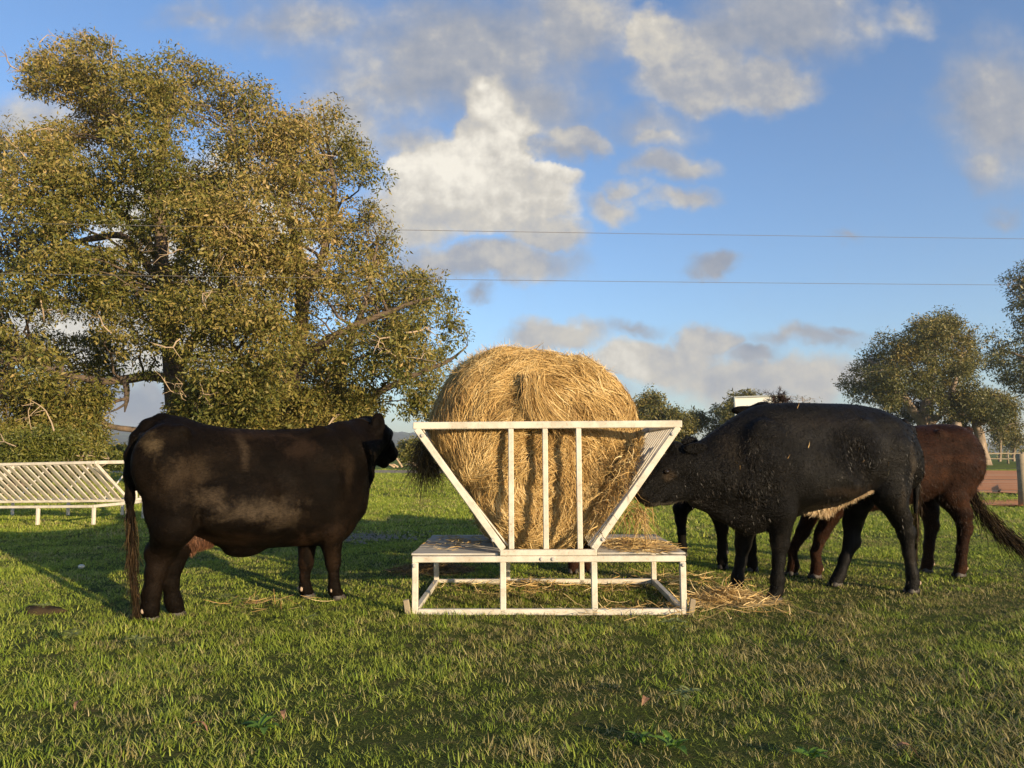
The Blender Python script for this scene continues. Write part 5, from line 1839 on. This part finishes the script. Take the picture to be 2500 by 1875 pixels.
wb = P(1797, 968, 25)
brd = thing('sign_board', (wb[0], 25, 0), 'white board with grey frame rising behind the black steer', 'sign board')
M['board'] = mat_flat('matt white board', (.62, .62, .58), .6, .3, .05, 3.0)
M['board_frame'] = mat_flat('grey metal frame', (.33, .35, .34), .45, .5, .1, 4.0)
W_, T_ = 1.7, wb[2]
B_ = T_ - 1.75
MB().box((.05, 0.0, B_ + .05), (W_ - .05, .03, T_ - .05)).build('panel', M['board'], brd)
for lo, hi in (((0, -.06, B_), (.05, .06, T_)), ((W_ - .05, -.06, B_), (W_, .06, T_)), ((.05, -.06, T_ - .05), (W_ - .05, .06, T_)), ((.05, -.06, B_), (W_ - .05, .06, B_ + .05))):
    MB().box(lo, hi).build('frame_bar', M['board_frame'], brd, False, .01)
for x in (.2, W_ - .2):
    MB().tube([(x, .1, -.1), (x, .1, B_ + 1.2)], [.05, .05], 8).build('post', M['board_frame'], brd, True)
brd.rotation_euler = (0, math.radians(-1.5), math.radians(-8))

for k_, (a, b, lab) in enumerate([((200, 548), (2500, 583), 'upper thin overhead wire crossing the sky'), ((300, 672), (2500, 696), 'lower thin overhead wire crossing the sky')]):
    A, Bp = P(*a, 19.5), P(*b, 27)
    d = Bp - A
    pts = []
    for t in np.linspace(-2.2, 3.0, 40):
        p = A + d * t
        p[2] += .10 * (t - .5) ** 2 - .025
        pts.append(p)
    o = MB().tube(pts, [.0075] * len(pts), 5).build('overhead_wire', M['wire'])
    tag(o, lab, 'power line')

# ------------------------------------------------------------------ small things in the grass
M['weed'] = mat_tone('grey green weed leaf', [(0, (.075, .10, .03)), (1, (.20, .23, .085))], .6, .25)
M['broad'] = mat_tone('fresh broad leaf', [(0, (.05, .11, .015)), (1, (.13, .22, .03))], .45, .25)
M['dead'] = mat_tone('brown dead leaf', [(0, (.10, .045, .02)), (1, (.33, .18, .10))], .8, .1)


def leaf_blade(L, W, bend=.25, K=5):
    v, f = [], []
    for i_ in range(K):
        t = i_ / (K - 1)
        w = W * math.sin(PI * min(1, .08 + t * .92)) ** .8 * .5
        z = bend * L * (t - t * t * 1.3)
        v += [(t * L, -w, z + w * .3), (t * L, 0, z), (t * L, w, z + w * .3)]
    for i_ in range(K - 1):
        for j in (0, 1):
            a = i_ * 3 + j
            f.append((a, a + 1, a + 4, a + 3))
    me = bpy.data.meshes.new('leaf')
    me.from_pydata(v, [], f)
    at = me.attributes.new('tone', 'FLOAT', 'FACE')
    at.data.foreach_set('value', np.random.default_rng(int(L * 1e4)).uniform(.2, .9, len(f)).astype(np.float32))
    return me


PALM_LEAF = leaf_blade(.055, .017, .3)
PALM_LEAF.materials.append(M['weed'])
BROAD_LEAF = leaf_blade(.14, .055, .5)
BROAD_LEAF.materials.append(M['broad'])


def lupin(px, py, label, stalks, s=1.0, seed=1):
    r = random.Random(seed)
    b = G(px, py)
    root = thing('weed', (b[0], b[1], 0), label, 'weed', 0, 'leafy weeds in the grass')
    for k_ in range(stalks):
        a = r.uniform(0, 2 * PI)
        h = r.uniform(.055, .11) * s
        top = (math.cos(a) * .07 * s * r.uniform(.2, 1), math.sin(a) * .06 * s * r.uniform(.2, 1), h)
        st = MB().tube([(0, 0, 0), (top[0] * .4, top[1] * .4, h * .6), top], [.003, .0025, .002], 5).build('stalk', M['weed'], root)
        for j in range(7):
            o = link_mesh('leaflet', PALM_LEAF, None, st)
            o.location = top
            o.rotation_euler = (r.uniform(-.25, .25), -.25 + r.uniform(-.3, .3), a + j * 2 * PI / 7)
            o.scale = (s * r.uniform(.8, 1.15),) * 3
    return root


def rosette(px, py, label, n, s=1.0, seed=1):
    r = random.Random(seed)
    b = G(px, py)
    root = thing('weed', (b[0], b[1], 0.01), label, 'weed', 0, 'leafy weeds in the grass')
    for j in range(n):
        o = link_mesh('leaf', BROAD_LEAF, None, root)
        o.location = (r.uniform(-.02, .02), r.uniform(-.02, .02), .01)
        o.rotation_euler = (r.uniform(-.3, .3), -r.uniform(.15, .8), j * 2 * PI / n + r.uniform(-.4, .4))
        o.scale = (s * r.uniform(.6, 1.1),) * 3
    return root


lupin(1650, 1568, 'pair of star leaved weeds right of centre, below the steer hooves', 4, 1.15, 2)
lupin(1668, 1742, 'pale star leaved weed standing upright in the bottom centre grass', 4, .95, 3)
lupin(345, 1600, 'star leaved weed in front of the left cow hind hooves', 4, 1.0, 4)
lupin(560, 1480, 'pale weed between the left cow legs', 4, .9, 5)
lupin(175, 1590, 'clump of star leaved weeds near the left margin', 5, 1.0, 6)
lupin(95, 1500, 'low pale weed beside the cow pat', 3, .9, 7)
lupin(760, 1545, 'small star leaved weed below the cow front hooves', 3, .9, 8)
rosette(1640, 1835, 'fresh broad leaved weed at the bottom centre', 9, .6, 9)
rosette(1560, 1822, 'flat broad leaved weed left of the bottom centre weed', 6, .55, 10)
rosette(1985, 1862, 'broad leaved weed at the bottom edge, right half', 8, .55, 11)
rosette(640, 1790, 'feathery green weed in the lower left grass', 9, .6, 12)
DL = leaf_blade(.085, .032, .9)
DL.materials.append(M['dead'])
for k_, (px, py, lab) in enumerate([(1230 / 1.77, 1762, 'curled dead leaf in the lower left grass, right one'), (465, 1795, 'pinkish dead leaf near the bottom, left part'), (200, 1735, 'dead leaf near the bottom left corner'),
                                    (2045, 1588, 'reddish dead leaf by the star leaved weeds'), (1580, 1735, 'upright brown dead leaf left of the pale weed'), (2190, 1850, 'long brown dead leaf at the lower right'),
                                    (625, 1490, 'curled brown leaf under the left cow')]):
    b = G(px, py)
    o = link_mesh('dead_leaf', DL, None)
    o.location = (b[0], b[1], .045)
    o.rotation_euler = (random.uniform(-.6, .6), random.uniform(-.5, .3), random.uniform(0, 6.28))
    o.scale = (random.uniform(.7, 1.1),) * 3
    tag(o, lab, 'leaf', 'dead leaves in the grass')


def pat(px, py, w, label, seed):
    b = G(px, py)
    bm = bmesh.new()
    bmesh.ops.create_icosphere(bm, subdivisions=3, radius=1)
    for v in bm.verts:
        n1 = vnoise(np.array([[v.co.x, v.co.y, v.co.z]]), 2.5, seed)[0]
        v.co = Vector((v.co.x * w * (1 + .2 * n1), v.co.y * w * .55 * (1 + .2 * n1), max(v.co.z, -.1) * .05 * (1 + .5 * n1)))
    me = bpy.data.meshes.new('cow_pat')
    bm.to_mesh(me)
    bm.free()
    o = link_mesh('cow_pat', me, M['pat'], None, True)
    o.location = (b[0], b[1], .01)
    tag(o, label, 'cow pat')


M['pat'] = mat_flat('dry dung', (.042, .030, .017), .95, .1, .4, 30)
pat(100, 1502, .17, 'dry brown cow pat in the grass near the left edge', 3)
M['stone'] = mat_flat('pale stone', (.55, .52, .44), .8, .3, .2)
for px, py, lab in ((198, 1394, 'small white stone in the shaded grass at left'), (2488, 1352, 'small white stone under the brown cow tail tip')):
    b = G(px, py)
    o = link_mesh('stone', ball_mesh('stone', (.035, .028, .022), 8), M['stone'], None, True)
    o.location = (b[0], b[1], .045)
    tag(o, lab, 'stone')

b = G(880, 1312)
r_ = np.random.default_rng(55)
n_ = 420
base = np.array([[1, 0, 0], [-.5, .8, 0], [-.5, -.8, 0], [0, 0, .8]], float)
cp = np.stack([r_.normal(size=n_) * .42, r_.normal(size=n_) * .34, 0 * r_.normal(size=n_)], -1)
sz_ = r_.uniform(.012, .035, n_)
vv = (cp[:, None] + base[None] * sz_[:, None, None] * r_.uniform(.6, 1.3, (n_, 4, 1))).reshape(-1, 3)
k4 = np.arange(n_)[:, None] * 4
ff_ = np.concatenate([k4 + [0, 1, 3], k4 + [1, 2, 3], k4 + [2, 0, 3]])
o = link_mesh('gravel', np_mesh('gravel', vv, ff_), mat_flat('grey gravel', (.22, .19, .14), .9, .2, .4, 8))
o.location = (b[0], b[1], .01)
tag(o, 'patch of pale gravel in the grass left of the feeder', 'gravel', None, 'stuff')

# ------------------------------------------------------------------ grass


def mat_grass():
    m, k, b, out = mat_new('grazed pasture grass')
    p = wpos(k)
    info = k.new('ShaderNodeObjectInfo')
    rnd = info.outputs['Random']
    t = k.math('ADD', k.math('MULTIPLY', attr(k), .55), k.math('MULTIPLY', rnd, .45))
    green = k.ramp(t, [(0.0, (0.110, 0.180, 0.018)), (0.5, (0.285, 0.355, 0.040)), (1.0, (0.56, 0.56, 0.12))])
    dry = k.ramp(t, [(0.0, (0.14, 0.095, 0.038)), (0.5, (0.30, 0.225, 0.10)), (1.0, (0.50, 0.41, 0.22))])
    n1 = k.noise(p, 0.75, 4.0, 0.6)
    n2 = k.noise(p, 5.0, 3.0, 0.6)
    sep = k.new('ShaderNodeSeparateXYZ')
    k.link(p, sep.inputs[0])
    # trampled, drier sward in front of and right of the feeder
    wear = k.math('MULTIPLY', k.smooth(sep.outputs[0], -1.3, .3), k.math('SUBTRACT', 1.0, k.smooth(sep.outputs[1], 6.5, 8.5)))
    th = k.math('ADD', k.math('MULTIPLY', n1, .55), k.math('ADD', k.math('MULTIPLY', n2, .35), k.math('MULTIPLY', wear, .10)))
    f = k.smooth(k.math('ADD', th, k.math('MULTIPLY', rnd, .22)), .57, .73)
    c = k.mix(k.math('MULTIPLY', f, .85), green, dry)
    k.link(c, b.inputs['Base Color'])
    b.inputs['Roughness'].default_value = .55
    b.inputs['Specular IOR Level'].default_value = .3
    tr = k.new('ShaderNodeBsdfTranslucent')
    k.link(c, tr.inputs[0])
    mx = k.new('ShaderNodeMixShader')
    mx.inputs[0].default_value = .3
    k.link(b.outputs[0], mx.inputs[1])
    k.link(tr.outputs[0], mx.inputs[2])
    k.link(mx.outputs[0], out.inputs[0])
    return m


M['grass'] = mat_grass()


def tuft(seed, n, hmin, hmax, rad, lean, width, K=4):
    r = np.random.default_rng(seed)
    a = r.uniform(0, 2 * PI, n)
    rr = rad * np.sqrt(r.uniform(0, 1, n))
    p = np.stack([np.cos(a) * rr, np.sin(a) * rr, 0 * a - .008], -1)
    b = r.uniform(0, 2 * PI, n)
    ln = lean * r.uniform(.1, 1.2, n)
    d = unit(np.stack([np.cos(b) * ln, np.sin(b) * ln, np.ones(n)], -1))
    L = r.uniform(hmin, hmax, n)
    t = np.linspace(0, 1, K)[None, :, None]
    path = p[:, None] + d[:, None] * L[:, None, None] * t
    cv = r.uniform(.1, .6, n) * L
    path[..., 0] += (np.cos(b) * cv)[:, None] * t[..., 0] ** 2
    path[..., 1] += (np.sin(b) * cv)[:, None] * t[..., 0] ** 2
    path[..., 2] -= (.35 * cv)[:, None] * t[..., 0] ** 2
    w = np.interp(np.linspace(0, 1, K), [0, .4, 1], [.8, 1, .1])[None] * width * r.uniform(.6, 1.4, (n, 1))
    side = unit(np.stack([-np.sin(b), np.cos(b), r.normal(size=n) * .2], -1))
    v, q, tf = ribbons(path, w, side, r.uniform(0, 1, n))
    me = np_mesh('grass_tuft', v, q, tf)
    me.materials.append(M['grass'])
    return me


def grass_layer(name, label, pts, scales, tufts, seed):
    me = bpy.data.meshes.new(name)
    me.vertices.add(len(pts))
    me.vertices.foreach_set('co', np.asarray(pts, np.float32).ravel())
    at = me.attributes.new('size', 'FLOAT', 'POINT')
    at.data.foreach_set('value', np.asarray(scales, np.float32))
    o = bpy.data.objects.new(name, me)
    COL.objects.link(o)
    tag(o, label, 'grass', None, 'stuff')
    ng = bpy.data.node_groups.new(name, 'GeometryNodeTree')
    ng.interface.new_socket('Geometry', in_out='INPUT', socket_type='NodeSocketGeometry')
    ng.interface.new_socket('Geometry', in_out='OUTPUT', socket_type='NodeSocketGeometry')
    N = ng.nodes.new
    gi, go = N('NodeGroupInput'), N('NodeGroupOutput')
    join = N('GeometryNodeJoinGeometry')
    for t in reversed(tufts):
        src = bpy.data.objects.new('grass_tuft', t)
        oi = N('GeometryNodeObjectInfo')
        oi.inputs['Object'].default_value = src
        oi.inputs['As Instance'].default_value = False
        gti = N('GeometryNodeGeometryToInstance')
        ng.links.new(oi.outputs['Geometry'], gti.inputs[0])
        ng.links.new(gti.outputs[0], join.inputs[0])
    iop = N('GeometryNodeInstanceOnPoints')
    ng.links.new(gi.outputs[0], iop.inputs['Points'])
    ng.links.new(join.outputs[0], iop.inputs['Instance'])
    iop.inputs['Pick Instance'].default_value = True
    ri = N('FunctionNodeRandomValue')
    ri.data_type = 'INT'
    ri.inputs['Min'].default_value = 0 if 'Min' in ri.inputs else 0
    for s_ in ri.inputs:
        if s_.type == 'INT' and s_.name == 'Min':
            s_.default_value = 0
        if s_.type == 'INT' and s_.name == 'Max':
            s_.default_value = len(tufts) - 1
        if s_.name == 'Seed':
            s_.default_value = seed
    ng.links.new([s_ for s_ in ri.outputs if s_.type == 'INT'][0], iop.inputs['Instance Index'])
    rr_ = N('FunctionNodeRandomValue')
    rr_.data_type = 'FLOAT_VECTOR'
    vin = [s_ for s_ in rr_.inputs if s_.type == 'VECTOR']
    vin[0].default_value = (-.12, -.12, 0)
    vin[1].default_value = (.12, .12, 6.283)
    ng.links.new([s_ for s_ in rr_.outputs if s_.type == 'VECTOR'][0], iop.inputs['Rotation'])
    na = N('GeometryNodeInputNamedAttribute')
    na.data_type = 'FLOAT'
    na.inputs['Name'].default_value = 'size'
    ng.links.new([s_ for s_ in na.outputs if s_.enabled and s_.name == 'Attribute'][0], iop.inputs['Scale'])
    ng.links.new(iop.outputs[0], go.inputs[0])
    md = o.modifiers.new('grass', 'NODES')
    md.node_group = ng
    return o


def scatter(y0, y1, dens, seed, margin=1.6):
    r = np.random.default_rng(seed)
    half = lambda y: .70 * y + margin
    n = int(dens * (half(y0) + half(y1)) * (y1 - y0))
    y = r.uniform(y0, y1, n)
    x = r.uniform(-1, 1, n) * half(y1)
    ok = np.abs(x) < half(y)
    x, y = x[ok], y[ok]
    return np.stack([x, y, ground_z(x, y)], -1)


def dirt_free(p):
    """no grass on the road or the bare patch"""
    r1 = np.array([G(*q)[:2] for q in near_edge])
    r2 = np.array([G(*q)[:2] for q in far_edge])
    poly = np.concatenate([r1, r2[::-1]])
    b_ = G(880, 1312)
    e = ((p[:, 0] - b_[0]) / .45) ** 2 + ((p[:, 1] - b_[1]) / .35) ** 2
    d_ = np.array([G(2330, 1225)[0], G(2330, 1232)[1]])
    e2 = (p[:, 0] > d_[0]) & (p[:, 1] > 16.3) & (p[:, 1] < 17.9)
    rr = np.random.default_rng(3).uniform(0, 1, len(p))
    return ~inside(poly, p[:, :2]) & ((e > 1) | (rr < .12)) & (~e2 | (rr < .15))


rg = np.random.default_rng(500)
TA = [tuft(600 + i_, 14, .016, .046, .06, .85, .0036) for i_ in range(5)] + [tuft(620 + i_, 9, .03, .068, .04, .7, .0040) for i_ in range(1)] + [tuft(630 + i_, 16, .025, .06, .08, 2.6, .0034) for i_ in range(3)]
TB = [tuft(650 + i_, 18, .016, .044, .10, .9, .0062, 3) for i_ in range(5)]
TC = [tuft(670 + i_, 16, .035, .085, .24, .9, .015, 3) for i_ in range(4)]
p1 = scatter(1.9, 6.2, 860, 501)
p2 = scatter(6.2, 10.5, 420, 502)
p3 = scatter(10.5, 20, 150, 503)
p4 = scatter(20, 52, 26, 504, 3)
for nm, lb, p_, tf_, base_s in (('grass', 'short grazed foreground grass in front of the animals', p1, TA, 1.0), ('grass', 'short grass around the animals and the feeder', p2, TB, 1.0),
                                ('grass', 'sunlit turf in the middle of the paddock', p3, TC, .8), ('grass', 'bright turf near the dirt road', p4, TC, 1.3)):
    p_ = p_[dirt_free(p_)]
    cl_ = vnoise(p_, 4.2, 506) + .7 * vnoise(p_, 11, 507)
    if base_s == 1.0:
        p_ = p_[rg.uniform(0, 1, len(p_)) < np.clip(.82 + .45 * cl_, .35, 1)]
    s_ = base_s * rg.uniform(.55, 1.3, len(p_)) * (1 + .35 * vnoise(p_, 3.0, 505))
    grass_layer(nm, lb, p_, s_, tf_, 7)

# ------------------------------------------------------------------ air
hz = MB().box((-3600, -80, -6), (3600, 3700, 160)).build('haze', None)
hm = bpy.data.materials.new('pale air')
hm.use_nodes = True
hm.node_tree.nodes.clear()
hk = NT(hm.node_tree)
ho = hk.new('ShaderNodeOutputMaterial')
hv = hk.new('ShaderNodeVolumePrincipled')
hv.inputs['Color'].default_value = (.86, .90, .95, 1)
hv.inputs['Density'].default_value = 2.6e-4
hv.inputs['Anisotropy'].default_value = .2
hk.link(hv.outputs[0], ho.inputs['Volume'])
hz.data.materials.append(hm)
tag(hz, 'thin pale haze over the distant hills', None, None, 'stuff')
